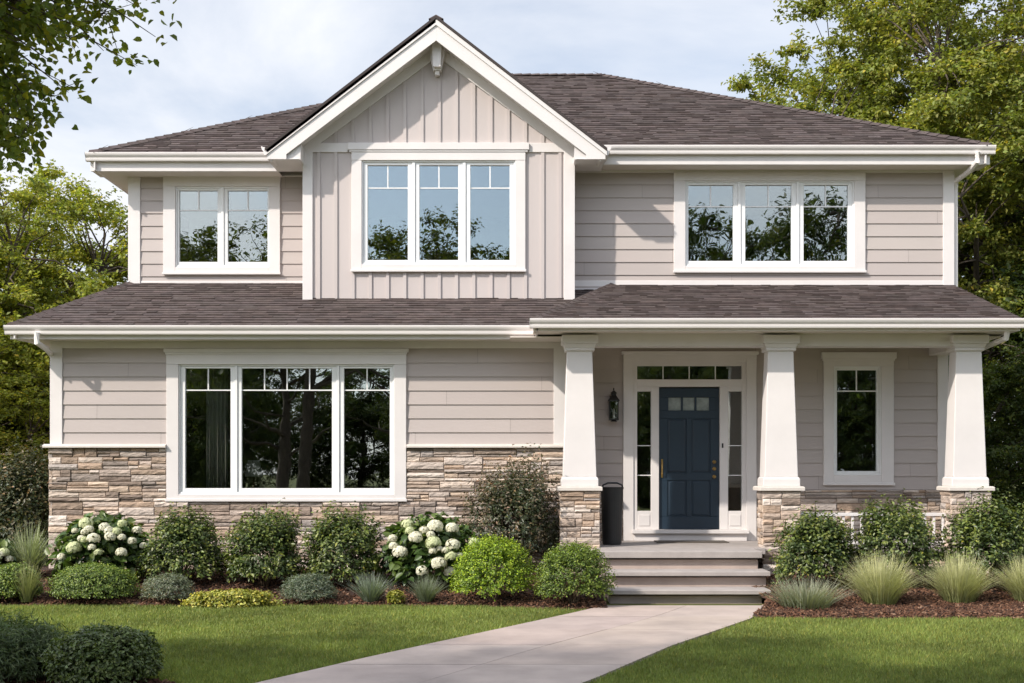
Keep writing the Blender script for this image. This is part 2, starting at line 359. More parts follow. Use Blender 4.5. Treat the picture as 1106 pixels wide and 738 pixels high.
# landing apron before the first step
o = pth.build('path', M['concrete'], bevel=.006); tag(o, kind='structure')
jb = MB(); jb.prism([(path_l(y)+.01, y) for y in np.linspace(3, 15.12, 20)]+[(path_r(y)-.01, y) for y in np.linspace(15.12, 3, 20)], -.06, .004, 'z'); tag(jb.build('path_bed', M['deck']), kind='structure')
def sheet(name, xs, rows, zf, m):
    V = []; Fc = []
    n = len(rows(xs[0]))
    for x in xs:
        for (xx, yy) in rows(x): V.append((xx, yy, zf(xx, yy)))
    for i in range(len(xs)-1):
        for j in range(n-1): a = i*n+j; Fc.append((a, a+n, a+n+1, a+1))
    return npmesh(name, V, Fc, m, origin=(0, 0, 0), smooth=True)
def lumpy(x, y): return bed_z(x, y)+.012*math.sin(x*9.1+y*5)*math.sin(y*7.3-x*3.1)*min(1, 1)
def lrows(x):
    f = bed_front_left(x)+.03*math.sin(x*2.3)+.015*math.sin(x*7.7); return [(x, f+(18.6-f)*(t/26)**1.2) for t in range(27)]
tag(sheet('mulch_bed', list(np.linspace(-10.5, .55, 130))+list(np.linspace(.6, 1.14, 10)), lrows, lumpy, M['mulch']), kind='structure')
def rrows(x):
    f = 13.95+.03*math.sin(x*2.9)+.015*math.sin(x*8.7); return [(max(x, 0), f+(17.6-f)*(t/26)**1.2) for t in range(27)]
def rrows2(x):
    r = rrows(x); return [(max(xx, path_r(min(yy, 15.2))-.01 if yy < 15.2 else 3.06), yy) for xx, yy in r]
tag(sheet('mulch_bed', np.linspace(2.6, 10.5, 90), rrows2, lumpy, M['mulch']), kind='structure')
fb = MB(); fr = 30
fb.mesh([(-5.1, 8.9, .012)]+[(-3.75+1.35*math.cos(a)*(1+.05*math.sin(3*a)), 9.35+.75*math.sin(a)*(1+.06*math.cos(5*a)), .012) for a in np.linspace(0, 2*math.pi, fr, endpoint=False)], [tuple(range(1, fr+1))])
tag(fb.build('mulch_bed', M['mulch']), kind='structure')
def chips(n, sampler):
    V = []; Cc = []
    cols = np.array([(.10, .048, .028), (.14, .07, .042), (.065, .034, .022), (.19, .105, .065), (.05, .028, .02), (.24, .15, .10)])
    P = np.array([sampler() for _ in range(n)]); L_ = rng.uniform(.012, .04, n); W_ = rng.uniform(.005, .014, n); T_ = rng.uniform(.003, .008, n)
    az = rng.uniform(0, 6.28, n); tl = rng.normal(0, .35, n)
    u = np.stack([np.cos(az)*np.cos(tl), np.sin(az)*np.cos(tl), np.sin(tl)], 1); s_ = np.stack([-np.sin(az), np.cos(az), rng.normal(0, .25, n)], 1); nn = np.cross(u, s_)
    base = np.array([(-1, -1, -1), (1, -.7, -1), (.8, 1, -1), (-1, .8, -1), (-1, -1, 1), (1, -.7, 1), (.8, 1, 1), (-1, .8, 1)])
    V = (P[:, None]+u[:, None]*(base[None, :, 0:1]*L_[:, None, None])+s_[:, None]*(base[None, :, 1:2]*W_[:, None, None])+nn[:, None]*(base[None, :, 2:3]*T_[:, None, None])).reshape(-1, 3)
    fc = np.array([(0, 3, 2, 1), (4, 5, 6, 7), (0, 1, 5, 4), (1, 2, 6, 5), (2, 3, 7, 6), (3, 0, 4, 7)])
    Fc = (np.arange(n)[:, None, None]*8+fc[None]).reshape(-1, 4)
    return V, Fc, np.repeat(cols[rng.choice(6, n, p=[.28, .22, .2, .12, .14, .04])]*rng.uniform(.7, 1.25, (n, 1)), 8, 0)
def s_left():
    while True:
        x = random.uniform(-8, 1.12); y = bed_front_left(x)-.03+random.random()**1.5*2.3
        return (x, y, lumpy(x, y)+.004)
def s_right():
    while True:
        x = random.uniform(2.65, 8); y = 13.93+random.random()**1.3*3.0
        if x > (path_r(y) if y < 15.2 else 3.08): return (x, y, lumpy(x, y)+.004)
def s_front():
    a = random.uniform(0, 6.28); r = random.random()**.5; return (-3.75+1.36*r*math.cos(a), 9.35+.76*r*math.sin(a), .014)
for s_, n_ in ((s_left, 13000), (s_right, 15000), (s_front, 3500)):
    V, Fc, cc = chips(n_, s_); o = npmesh('bark_mulch', V, Fc, M['chip'], origin=(0, 0, 0), cols=cc)
    tag(o, {s_left: 'dark brown bark mulch chips under the shrubs left of the steps', s_right: 'dark brown bark mulch chips under the shrubs right of the steps', s_front: 'bark mulch chips around the foreground shrub at lower left'}[s_], 'mulch', kind='stuff')

# lawn: real blades
def lawn_grass(n):
    y = 8.2+(15.4-8.2)*rng.random(n*3)**1.15; half = .43*y+1.6; x = rng.uniform(-1, 1, n*3)*half
    pl = np.interp(y, [3, 9.9, 11, 12.5, 14.4, 15.2], [-5.6, -1.87, -1.27, -.39, .72, 1.16]); pr = np.interp(y, [3, 9.9, 11.7, 13.8, 14.6, 15.2], [-3.0, .65, 1.48, 2.62, 2.93, 3.12])
    wob = .02*np.sin(x*13)+.015*np.sin(x*31)+rng.normal(0, .012, n*3)
    fl = np.where(x < -.5, 15.25, 15.25-.45*np.clip((x+.5)/1.2, 0, 1))+.03*np.sin(x*2.3)
    wobp = rng.normal(0, .012, n*3)
    ok = ((x < pl-.02+wobp) & (y < fl-.03+wob)) | ((x > pr+.02+wobp) & (y < 13.92+.03*np.sin(x*2.9)+wob))
    ok &= ~((((x+3.75)/1.36)**2+((y-9.35)/.76)**2) < 1)
    x, y = x[ok][:n], y[ok][:n]; n = len(x)
    patch = .5+.5*np.sin(x*1.7+1.3*np.sin(y*1.1))*np.sin(y*2.1+.8*np.sin(x*.9)); fine = .5+.5*np.sin(x*11+3*np.sin(y*7))*np.sin(y*13+2*np.sin(x*5))
    h = rng.uniform(.022, .05, n)*(.8+.25*patch+.2*fine); wd = rng.uniform(.0028, .0055, n)*(1+.06*(y-8)); a = rng.uniform(0, 6.28, n); ln = rng.uniform(.1, .9, n)*h; la = rng.uniform(0, 6.28, n)
    b1 = np.stack([x-wd*np.cos(a), y-wd*np.sin(a), np.zeros(n)], 1); b2 = np.stack([x+wd*np.cos(a), y+wd*np.sin(a), np.zeros(n)], 1)
    t = np.stack([x+ln*np.cos(la), y+ln*np.sin(la), h], 1)
    V = np.stack([b1, b2, t], 1).reshape(-1, 3)
    base = np.array([.190, .235, .058])*(np.array([1, 1, 1])*(.62+.42*patch[:, None]+.30*fine[:, None]))
    yel = rng.random(n) < .10; base[yel] *= np.array([1.7, 1.25, 1.2]); base *= rng.uniform(.6, 1.4, (n, 1))
    return npmesh('lawn_grass', V, np.arange(3*n).reshape(-1, 3), M['blade'], origin=(0, 0, 0), cols=np.repeat(base, 3, 0))
tag(lawn_grass(520000), 'short mown green grass of the front lawn either side of the path', 'grass', kind='stuff')

# ------------------------------------------------------------------ the house
DM = 18.0      # main ground-floor front wall
DP = 18.7      # porch back wall
DL = 19.85     # upper left wall
DR = 19.40     # upper right wall
DB = 18.90     # projecting gabled bay
H = empty('house', (0, 19, 0), 'two-storey greige sided family house with stone base, dark shingle roof and covered front porch', 'house')
front = lambda Y: (lambda u, n, z: (u, Y-n, z))
leftw = lambda X: (lambda u, n, z: (X-n, u, z))
rightw = lambda X: (lambda u, n, z: (X+n, u, z))
BACK = 28.5
XL = px(57, DM); XR = px(609.5, DM); XPR = px(1022, DP)
XUL = px(141, DL); XUR = px(1028, DR)
XBL = px(328, DB); XBR = px(620, DB)
SOF = pz(366, 17.6)           # lower soffit height
USOF = pz(176, DR-.5)         # upper soffit height
def wrect(r, d): return (px(r[0], d), px(r[1], d), pz(r[3], d), pz(r[2], d))   # x0 x1 y0 y1 px -> u0 u1 z0 z1

def window(d, casing, frame, glass, gy, muny, vert, crown=None, label=None, muntin=.0085, off=.0):
    Y = d
    c = wrect(casing, d); f = wrect(frame, d)
    mb = MB(); y0, y1 = Y-.045, Y+.03
    top = f[3]; 
    mb.box(c[0], f[0], y0, y1, c[2]+.0, top); mb.box(f[1], c[1], y0, y1, c[2], top)
    mb.box(f[0], f[1], y0, y1, c[2], f[2])
    mb.box(c[0]-.001, c[1]+.001, y0-.004, y1, top, c[3])
    mb.box(c[0]-.012, c[1]+.012, y0-.022, y0-.001, c[2]-.004, c[2]+.035)        # sill nose
    if crown:
        k = wrect(crown, d); mb.box(k[0], k[1], y0-.03, y1, k[2], k[3]); mb.box(k[0]+.02, k[1]-.02, y0-.016, y1, k[2]-.03, k[2])
    W = mb.build('window', M['trim'], H, bevel=.004)
    if label: W['label'] = label
    # frame and sashes
    z0, z1 = pz(gy[1], d), pz(gy[0], d); gl = [(px(a, d), px(b, d)) for a, b in glass]
    fm = MB(); yo = Y-.02
    zt, zb_ = f[3], f[2]; t1 = .022
    fm.box(f[0], f[1], yo, Y+.07, zt-t1, zt); fm.box(f[0], f[1], yo, Y+.07, zb_, zb_+t1*1.3)
    fm.box(f[0], f[0]+t1, yo, Y+.07, zb_+t1*1.3, zt-t1); fm.box(f[1]-t1, f[1], yo, Y+.07, zb_+t1*1.3, zt-t1)
    cells = []
    for i in range(len(gl)-1):
        m = (gl[i][1]+gl[i+1][0])/2; fm.box(m-.022, m+.022, yo+.002, Y+.07, zb_+t1*1.3, zt-t1)
    eds = [f[0]+t1]+[q for i in range(len(gl)-1) for q in ((gl[i][1]+gl[i+1][0])/2-.022, (gl[i][1]+gl[i+1][0])/2+.022)]+[f[1]-t1]
    fm.build('frame', M['vinyl'], W, bevel=.003)
    for i, (a, b) in enumerate(gl):
        sa, sb = eds[2*i], eds[2*i+1]; sm = MB(); ya, yb = Y+.0, Y+.05; zlo, zhi = zb_+t1*1.3, zt-t1
        sm.box(sa+.002, a, ya, yb, zlo+.001, zhi-.001); sm.box(b, sb-.002, ya, yb, zlo+.001, zhi-.001)
        sm.box(a, b, ya+.001, yb, zlo+.001, z0); sm.box(a, b, ya+.001, yb, z1, zhi-.001)
        sm.build('sash', M['vinyl'], W, bevel=.003)
        mz = pz(muny, d); gm = MB(); gm.box(a-.004, b+.004, Y+.020, Y+.034, mz-muntin, mz+muntin)
        nv = vert[i]
        for q in range(1, nv): xx = a+(b-a)*q/nv; gm.box(xx-muntin, xx+muntin, Y+.0205, Y+.0335, mz+muntin, z1+.003)
        gm.build('grille', M['vinyl'], W)
    pm = MB()
    for a, b in gl: pm.box(a-.006, b+.006, Y+.036, Y+.041, z0-.006, z1+.006)
    pm.build('pane', M['glass'], W)
    return (f[0]-.01, f[1]+.01, f[2]-.01, f[3]+.01)

w_ul = window(DL, (177, 303, 186, 297), (190, 291, 202, 289), [(193.5, 235), (246, 289)], (206, 283), 227, (2, 2), label='small two-sash window on the upper left wall')
w_bay = window(DB, (380, 567.5, 163, 294), (391, 556.5, 174, 286), [(397, 440.5), (453, 495), (508, 550.5)], (178.5, 281), 203, (2, 2, 2), crown=(376, 571.5, 155.5, 163), label='three-sash window of the projecting gabled bay')
w_ur = window(DR, (727.5, 934, 187, 295), (740, 922, 196, 288), [(743.5, 792), (805, 855), (868, 916)], (200, 282), 223, (2, 2, 2), label='three-sash window on the upper right wall')
w_main = window(DM, (180.5, 439, 380, 541.5), (193.5, 426, 394, 534), [(200, 249), (261, 358.5), (371.5, 421)], (398, 527.5), 421.5, (2, 4, 2), crown=(178, 441.5, 377, 381), label='large picture window on the ground floor with wide middle pane')
w_por = window(DP, (889, 964.5, 386, 524), (900, 951, 396, 513), [(904, 947)], (400, 509), 422.5, (2,), crown=(886.5, 967, 381, 388), label='narrow single window on the porch wall')

# walls
mainst = pz(482, DM)
sd_ = MB(); ops = [w_main, w_por, w_ul, w_ur]
lap(sd_, front(DM), XL, XR, mainst, SOF, pz(377, DM), [w_main], e=.2003)
dr_op = (px(683, DP), px(806, DP), .6, pz(391, DP))
lap(sd_, front(DP), XR, XPR, pz(529, DP), 3.62, pz(529, DP), [w_por, (dr_op[0]-.02, dr_op[1]+.02, 0, dr_op[3]+.02)], e=.2)
lap(sd_, front(DL), XUL, XBL+.01, 3.9, USOF+.1, pz(190, DL), [w_ul], e=.2)
lap(sd_, front(DR), XBR-.01, XUR, 4.3, USOF+.1, pz(186, DR), [w_ur], e=.2)
lap(sd_, leftw(XL), DM, BACK, -.02, SOF, pz(377, DM), e=.2003)
lap(sd_, rightw(XR), DM, DP, .5, 3.62, pz(377, DM), e=.2003)
lap(sd_, rightw(XPR), DP, BACK, .2, 3.8, pz(377, DM), e=.2)
lap(sd_, leftw(XUL), DL, BACK, 3.9, USOF+.1, pz(190, DL), e=.2)
lap(sd_, rightw(XUR), DR, BACK, 3.6, USOF+.1, pz(186, DR), e=.2)
sd_.build('siding_wall', M['siding'], H)
# inner shell (keeps rooms dark) and floors
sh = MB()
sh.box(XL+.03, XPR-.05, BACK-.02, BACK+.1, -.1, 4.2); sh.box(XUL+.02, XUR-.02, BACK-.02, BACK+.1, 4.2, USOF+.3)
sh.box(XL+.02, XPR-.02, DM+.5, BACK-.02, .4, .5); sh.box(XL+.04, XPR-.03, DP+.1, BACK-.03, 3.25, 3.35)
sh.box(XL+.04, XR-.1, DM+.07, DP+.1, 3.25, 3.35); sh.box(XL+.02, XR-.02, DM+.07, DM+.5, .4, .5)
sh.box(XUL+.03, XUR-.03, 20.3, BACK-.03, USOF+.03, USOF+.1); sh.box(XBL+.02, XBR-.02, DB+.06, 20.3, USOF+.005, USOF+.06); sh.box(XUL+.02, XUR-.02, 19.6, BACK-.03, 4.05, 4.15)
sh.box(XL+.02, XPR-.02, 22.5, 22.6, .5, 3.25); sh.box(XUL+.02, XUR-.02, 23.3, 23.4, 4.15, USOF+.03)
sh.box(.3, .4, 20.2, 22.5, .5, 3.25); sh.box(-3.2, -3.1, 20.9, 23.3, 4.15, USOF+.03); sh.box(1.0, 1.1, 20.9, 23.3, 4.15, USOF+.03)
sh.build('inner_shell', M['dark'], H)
bs = MB()   # sheathing behind siding, with openings: thin inner wall
def sheath(mb, Y, u0, u1, z0, z1, ops):
    zs = sorted({z0, z1} | {q for o in ops for q in (o[2], o[3]) if z0 < q < z1})
    for a, b in zip(zs[:-1], zs[1:]):
        iv = [(u0, u1)]
        for o in ops:
            if o[2] < b-1e-6 and o[3] > a+1e-6: iv = subtract(iv, o[0], o[1])
        for s_, t_ in iv: mb.box(s_, t_, Y+.003, Y+.06, a, b)
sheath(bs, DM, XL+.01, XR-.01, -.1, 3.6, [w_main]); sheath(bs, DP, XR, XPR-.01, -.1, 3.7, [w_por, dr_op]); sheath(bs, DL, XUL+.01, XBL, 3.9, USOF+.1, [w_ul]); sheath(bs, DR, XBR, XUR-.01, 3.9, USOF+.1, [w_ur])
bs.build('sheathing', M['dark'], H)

# bay: board and batten
RC = px(471, 18.5); APZ = pz(20, 18.5); RSL = .773; DK = 18.5; RZE = pz(160, 18.5); RHW = (APZ-RZE)/RSL
wallz = lambda x: APZ-.27-RSL*abs(x-RC)
bb = MB(); BZ0 = 3.98
def panel(mb, x0, x1, z0, zf):
    mb.poly([(x0, DB-.002, z0), (x1, DB-.002, z0), (x1, DB-.002, zf(x1)), (x0, DB-.002, zf(x0))])
wb = w_bay; mb = bb; bb.col = (1, 1, 1)
panel(bb, XBL, wb[0], BZ0, wallz)
panel(bb, wb[1], XBR, BZ0, wallz)
bb.poly([(wb[0], DB-.002, BZ0), (wb[1], DB-.002, BZ0), (wb[1], DB-.002, wb[2]), (wb[0], DB-.002, wb[2])])
bb.poly([(wb[0], DB-.002, wb[3]), (wb[1], DB-.002, wb[3]), (wb[1], DB-.002, wallz(wb[1])), (RC, DB-.002, wallz(RC)), (wb[0], DB-.002, wallz(wb[0]))])
for sx, X in ((-1, XBL), (1, XBR)):   # sides
    bb.poly([(X, DB, BZ0), (X, 20.4, BZ0), (X, 20.4, wallz(X)+.2), (X, DB, wallz(X)+.2)])
k = -9
cz = wrect((380, 567.5, 155, 294), DB)
bz1 = pz(165, DB); bz2 = pz(155, DB)
for k in range(-9, 10):
    x = px(474.5, DB)+k*.2605; 
    if x < XBL+.09 or x > XBR-.09: pass
    bb.col = cjit(1.0, .03, .005)
    if XBL+.1 < x < XBR-.1:
        if cz[0]-.03 < x < cz[1]+.03: bb.box(x-.024, x+.024, DB-.022, DB-.001, BZ0, cz[2])
        else: bb.box(x-.024, x+.024, DB-.022, DB-.001, BZ0, bz1)
    zt = wallz(x)-.1
    if zt > bz2+.06: bb.prism([(x-.024, bz2), (x+.024, bz2), (x+.024, zt), (x-.024, zt)], DB-.022, DB-.001)
bb.build('board_and_batten_wall', M['batten'], H)

# corner boards, friezes, water tables
tr = MB(); ct = .032
def cb(x0, x1, Y, z0, z1, t=ct): tr.box(x0, x1, Y-t, Y+.01, z0, z1)
cb(XL-.03, px(68, DM), DM, mainst+.02, SOF); tr.box(XL-.03, XL+.004, DM-.001, DM+.13, mainst+.02, SOF)
cb(px(598, DM), XR+.02, DM, mainst+.02, SOF)
cb(XUL-.03, px(152, DL), DL, 4.35, USOF); tr.box(XUL-.03, XUL+.004, DL-.001, DL+.13, 4.35, USOF)
cb(px(1018, DR), XUR+.03, DR, 4.35, USOF); tr.box(XUR-.004, XUR+.03, DR-.001, DR+.13, 4.2, USOF)
cb(XBL-.012, px(338, DB), DB, BZ0, pz(163, DB)); cb(px(609, DB), XBR+.012, DB, BZ0, pz(163, DB))
tr.box(XBL-.012, XBL+.02, DB, DB+.12, BZ0, USOF); tr.box(XBR-.02, XBR+.012, DB, DB+.12, BZ0, USOF)
cb(XBL-.012, px(376, DB), DB, pz(165, DB)+.0, pz(155, DB), .03); cb(px(571.5, DB), XBR+.012, DB, pz(165, DB), pz(155, DB), .03)
cb(px(376, DB)-.002, px(571.5, DB)+.002, DB, pz(163, DB)+.002, pz(155, DB), .028)
cb(px(1012, DP), XPR+.02, DP, pz(529, DP), 3.5)
tr.box(px(1009, DP), XPR+.05, DP-.07, DP+.01, pz(383, DP), pz(374, DP))
# friezes under soffits
cb(XL-.03, XR+.02, DM, pz(376.5, DM), SOF+.01, .028)
cb(XUL-.03, XBL, DL, pz(189, DL), USOF+.01, .027); cb(XBR, XUR+.03, DR, pz(187, DR), USOF+.01, .027)
cb(XBR, XUR+.03, DR, 4.45, 4.60, .018); cb(XUL, XBL, DL, 4.55, 4.66, .018)
# rake frieze on the gable wall
for s_ in (-1, 1):
    a = RC; b = RC+s_*(RHW-.05)
    e_ = XBL-.01 if s_ < 0 else XBR+.01
    zf = lambda x: APZ-.23-RSL*abs(x-RC)
    pts = [(a, zf(a)+.02), (e_, zf(e_)+.02), (e_, zf(e_)-.14), (a, zf(a)-.21)]
    tr.prism(pts, DB-.036-.001*s_, DB-.003)
tr.build('trim_boards', M['trim'], H, bevel=.004)
wt = MB()
for a, b in ((px(48, DM), px(180.5, DM)-.002), (px(439, DM)+.002, px(611.5, DM))):
    wt = MB(); wt.prism([(DM-.10, mainst-.025), (DM-.10, mainst+.004), (DM-.02, mainst+.03), (DM+.01, mainst+.03), (DM+.01, mainst-.025)], a, b, 'x')
    wt.build('water_table', M['cap'], H, bevel=.004)

# stone veneer
st = MB(); st.mi = 0
stones(st, front(DM), XL-.05, XR+.01, -.05, mainst-.026, [(px(180.5, DM)-.001, px(439, DM)+.001, pz(541.5, DM)-.004, 9)])
stones(st, leftw(XL), DM-.03, 22, -.05, mainst-.026, su=1.3)
stones(st, rightw(XR), DM-.03, DP, .55, mainst-.026)
stones(st, front(DP), XR+.05, px(673, DP)-.001, .58, 1.34); stones(st, front(DP), px(816.5, DP), XPR, .58, pz(529, DP)-.004, su=1.3)
st.mi = 1; st.col = (1, 1, 1)
st.box(XL-.045, XR, DM-.008, DM+.002, -.1, pz(541.5, DM)-.02); st.box(XL-.045, px(180.5, DM)-.005, DM-.008, DM+.002, pz(541.5, DM)-.02, mainst-.02); st.box(px(439, DM)+.005, XR, DM-.008, DM+.002, pz(541.5, DM)-.02, mainst-.02)
st.build('stone_veneer', [M['stone'], M['mortar']], H)

# roofs
ro = MB()
UE = 6.56; US = .526; eR = (DR-.5, UE); eL = (DL-.52, UE)
XER = px(1070, eR[0]); XEL = px(97, eL[0]); RD = 23.9; RZ = UE+US*(RD-eR[0])
RXR = px(650, RD); RXL = -1.55
RDL = eL[0]+(RZ-UE)/US
BK = 28.9
roof_plane(ro, [(-1.1, eR[0], UE), (XER, eR[0], UE), (RXR, RD, RZ), (-1.1, RD, RZ)])
roof_plane(ro, [(XEL, eL[0], UE), (-1.0, eL[0], UE), (-1.0, RDL, RZ), (RXL, RDL, RZ)])
roof_plane(ro, [(XER, eR[0], UE), (XER, BK, UE), (RXR, RD, RZ)], cour=.3)
roof_plane(ro, [(XEL, BK, UE), (XEL, eL[0], UE), (RXL, RDL, RZ), (RXL, RDL-.001, RZ)][:3], cour=.3)
roof_plane(ro, [(XER, BK, UE), (XEL, BK, UE), (RXL, RDL, RZ), (RXR, RDL, RZ)], cour=.4)
ro.mi = 1; ro.box(-1.1, RXR, RD-.01, RDL+.03, RZ-.06, RZ-.005)
caps(ro, (XER, eR[0], UE+.02), (RXR, RD, RZ+.02)); caps(ro, (XEL, eL[0], UE+.02), (RXL, RDL, RZ+.02)); caps(ro, (RXR, RD, RZ+.02), (-1.1, RD, RZ+.02))
ro.build('main_roof', [M['shingle'], M['deck']], H)
gr = MB(); vb = lambda z: eR[0]+(z-UE)/US
bk = vb(APZ)+.15
roof_plane(gr, [(RC-RHW-.04, 19.6, RZE-.031), (RC-RHW-.04, DK-.02, RZE-.031), (RC, DK-.02, APZ), (RC, bk+.3, APZ)])
roof_plane(gr, [(RC+RHW+.04, DK-.02, RZE-.031), (RC+RHW+.04, 19.2, RZE-.031), (RC, bk, APZ), (RC, DK-.02, APZ)])
caps(gr, (RC, DK-.02, APZ+.02), (RC, bk, APZ+.02))
gr.mi = 1; gr.col = (1, 1, 1)
for s_ in (-1, 1): e_ = RC+s_*(RHW+.05); gr.prism([(RC, APZ-.01), (e_, APZ-.01-RSL*(RHW+.05)), (e_, APZ+.034-RSL*(RHW+.05)), (RC, APZ+.034)], DK-.034-.001*s_, DK-.021)
gr.build('gable_roof', [M['shingle'], M['deck']], H)
LE = pz(352, 17.5); LS = .40; PEd = 16.7; PE = pz(344.5, PEd); PSl = (4.531-PE)/(DR-PEd)
XLE = px(10, 17.5); XPL = px(577, PEd); XPE = px(1104, PEd)
lr = MB()
zL = lambda d: LE+LS*(d-17.5); zP = lambda d: PE+PSl*(d-PEd)
roof_plane(lr, [(XLE, 17.5, LE), (1.55, 17.5, LE), (1.55, DL+.02, zL(DL+.02)), (XUL-.05, DL+.02, zL(DL+.02))])
s2 = (zL(DL)-LE)/(XUL-XLE)
roof_plane(lr, [(XLE, BACK, LE), (XLE, 17.5, LE), (XUL, DL, zL(DL)), (XUL, BACK, zL(DL))], cour=.2)
caps(lr, (XLE, 17.5, LE+.015), (XUL, DL, zL(DL)+.015), drop=.05)
lr.build('lower_left_roof', [M['shingle'], M['deck']], H)
pr = MB(); hx = XPL+1.25
roof_plane(pr, [(XPL, PEd, PE), (XPE, PEd, PE), (XUR+.02, DR+.02, zP(DR+.02)), (hx, DR+.02, zP(DR+.02))])
roof_plane(pr, [(XPL, 18.1, PE), (XPL, PEd, PE), (hx, DR, zP(DR)), (hx-.02, DR+.02, zP(DR))][:3])
caps(pr, (XPL, PEd, PE+.01), (hx, DR, zP(DR)+.01), drop=.045); 
pr.build('porch_roof', [M['shingle'], M['deck']], H)

# eaves: soffit, fascia, gutters
def gut_profile(t, z): return [(t, z-.125), (t-.075, z-.125), (t-.082, z-.105), (t-.085, z-.075), (t-.108, z-.045), (t-.118, z-.022), (t-.120, z), (t-.108, z), (t-.104, z-.012), (t-.012, z-.012), (t, z)]
fa = MB(); so_ = MB(); gu = []
def eave(x0, x1, d, ztop, zs, wall, name='gutter'):
    fa.box(x0+.05, x1-.05, d+.06, d+.085, zs-.012, ztop-.03)
    so_.box(x0+.055, x1-.055, d+.085, wall, zs, zs+.012)
    g_ = MB(); g_.prism(gut_profile(d+.0595, ztop+.002), x0+.0, x1-.0, 'x'); return g_.build(name, M['metal'], H, bevel=.003)
eave(XLE-.0605, px(581, 17.5), 17.5, LE, SOF, DM)
eave(px(572, PEd), XPE+.05, PEd, PE, pz(357, PEd+.1), 17.35)
eave(XEL-.0605, RC-RHW+.02, eL[0], UE, USOF, DL); eave(RC+RHW-.02, XER+.0605, eR[0], UE, USOF, DR)
# side eaves
def seave(X, y0, y1, ztop, zs, wall, s_):
    fa.box(X-s_*.06, X-s_*.085, y0+.06, y1, zs-.012, ztop-.03); so_.box(X-s_*.085, wall, y0+.5, y1, zs+.001, zs+.013)
    g_ = MB(); pf = [(X-s_*(p[0]), p[1]) for p in gut_profile(.0595, ztop+.002)]; g_.prism(pf, y0+.12, y1, 'y'); g_.build('gutter', M['metal'], H, bevel=.003)
seave(XLE, 17.5-.06, BACK, LE, SOF, XL, -1); seave(XEL, eL[0]-.06, BK, UE, USOF, XUL, -1); seave(XER, eR[0]-.06, BK, UE, USOF, XUR, 1)
so_.box(px(574, 17.5)-.3, XPE-.05, 17.3, DP+.03, 3.50, 3.515)
PS = pz(357, PEd+.1)
fa.prism([(PEd+.09, PS-.01), (PEd+.09, PE-.03), (DR, zP(DR)-.06), (DR, PS-.01)], XPE-.02, XPE-.045, 'x')
fa.prism([(PEd+.06, PS-.012), (PEd+.06, PE-.03), (17.6, PE-.03), (17.6, PS-.012)], XPL+.03, XPL+.055, 'x')
so_.box(XPE-.5, XPE-.05, 17.3, DR, PS, PS+.012)
# porch beam
fa.box(px(611, 17.2)+.0, px(1064, 17.2), 17.19, 17.47, pz(374, 17.2), PS)
fa.box(px(1064, 17.2)-.28, px(1064, 17.2)-.002, 17.47, DP, pz(374, 17.2)+.001, PS)
fa.box(px(611, 17.2)+.002, px(611, 17.2)+.26, 17.47, DM-.04, pz(374, 17.2)+.001, PS)
# rake boards
for s_ in (-1, 1):
    e_ = RC+s_*(RHW+.02); zf = lambda x: APZ-.035-RSL*abs(x-RC)
    ft = px(311, DK)-RC if s_ < 0 else 0
    q = RC+s_*(RHW-.26)
    fa.prism([(RC, zf(RC)), (e_, zf(e_)), (e_, zf(e_)-.11), (q, zf(e_)-.11), (q, zf(q)-.255), (RC, zf(RC)-.285)], DK+.001*(s_ > 0), DK+.03)
    fa.prism([(RC, zf(RC)+.012), (e_+s_*.02, zf(e_+s_*.02)+.012), (e_+s_*.02, zf(e_)-.055), (RC, zf(RC)-.06)], DK-.02-.001*(s_ > 0), DK-.001)
    fa.prism([(RC, zf(RC)-.21), (e_-s_*.06, zf(e_)-.165+RSL*.06), (e_-s_*.06, zf(e_)-.185+RSL*.06), (RC, zf(RC)-.235)], DK+.03, DB)
    # closed return at the foot of the rake
    fa.box(e_, RC+s_*(XBR-RC+.012) if s_ > 0 else XBL-.012, DK+.031, 19.3, zf(e_)-.109, zf(e_)-.095)
    g_ = MB(); pf = [(e_-s_*(.03+p[0]-.06), p[1]) for p in gut_profile(.0595, RZE+.03)]; g_.prism(pf, DK+.03, 19.25, 'y'); g_.build('gutter', M['metal'], H, bevel=.003)
    be = XBR+.012 if s_ > 0 else XBL-.012; zq = zf(e_)-.102; fa.prism([(q+s_*.02, zq), (be-s_*.02, zq), (be-s_*.02, zf(be)-.212), (q+s_*.02, zf(q)-.205)], DK+.05, DB+.4)
    fa.box(e_-s_*.03, e_-s_*.05, DK+.03, 19.3, zf(e_)-.11, zf(e_)-.03)
fa.build('fascia', M['trim'], H, bevel=.004)
so_.build('soffit', M['soffit'], H)
br = MB(); bx = RC; bz = wallz(RC)+.03
zt = pz(52, DB); zb = pz(84, DB)
br.prism([(bx-.12, zt), (bx+.12, zt), (bx+.105, zt-.16), (bx+.055, zb+.07), (bx-.055, zb+.07), (bx-.105, zt-.16)], DB-.15, DB-.036)
br.prism([(bx-.07, zt+.04), (bx+.07, zt+.04), (bx+.05, zb+.1), (bx-.05, zb+.1)], DB-.24, DB-.15); br.box(bx-.035, bx+.035, DB-.13, DB-.036, zb, zb+.071)
br.build('gable_bracket', M['trim'], H, bevel=.006)

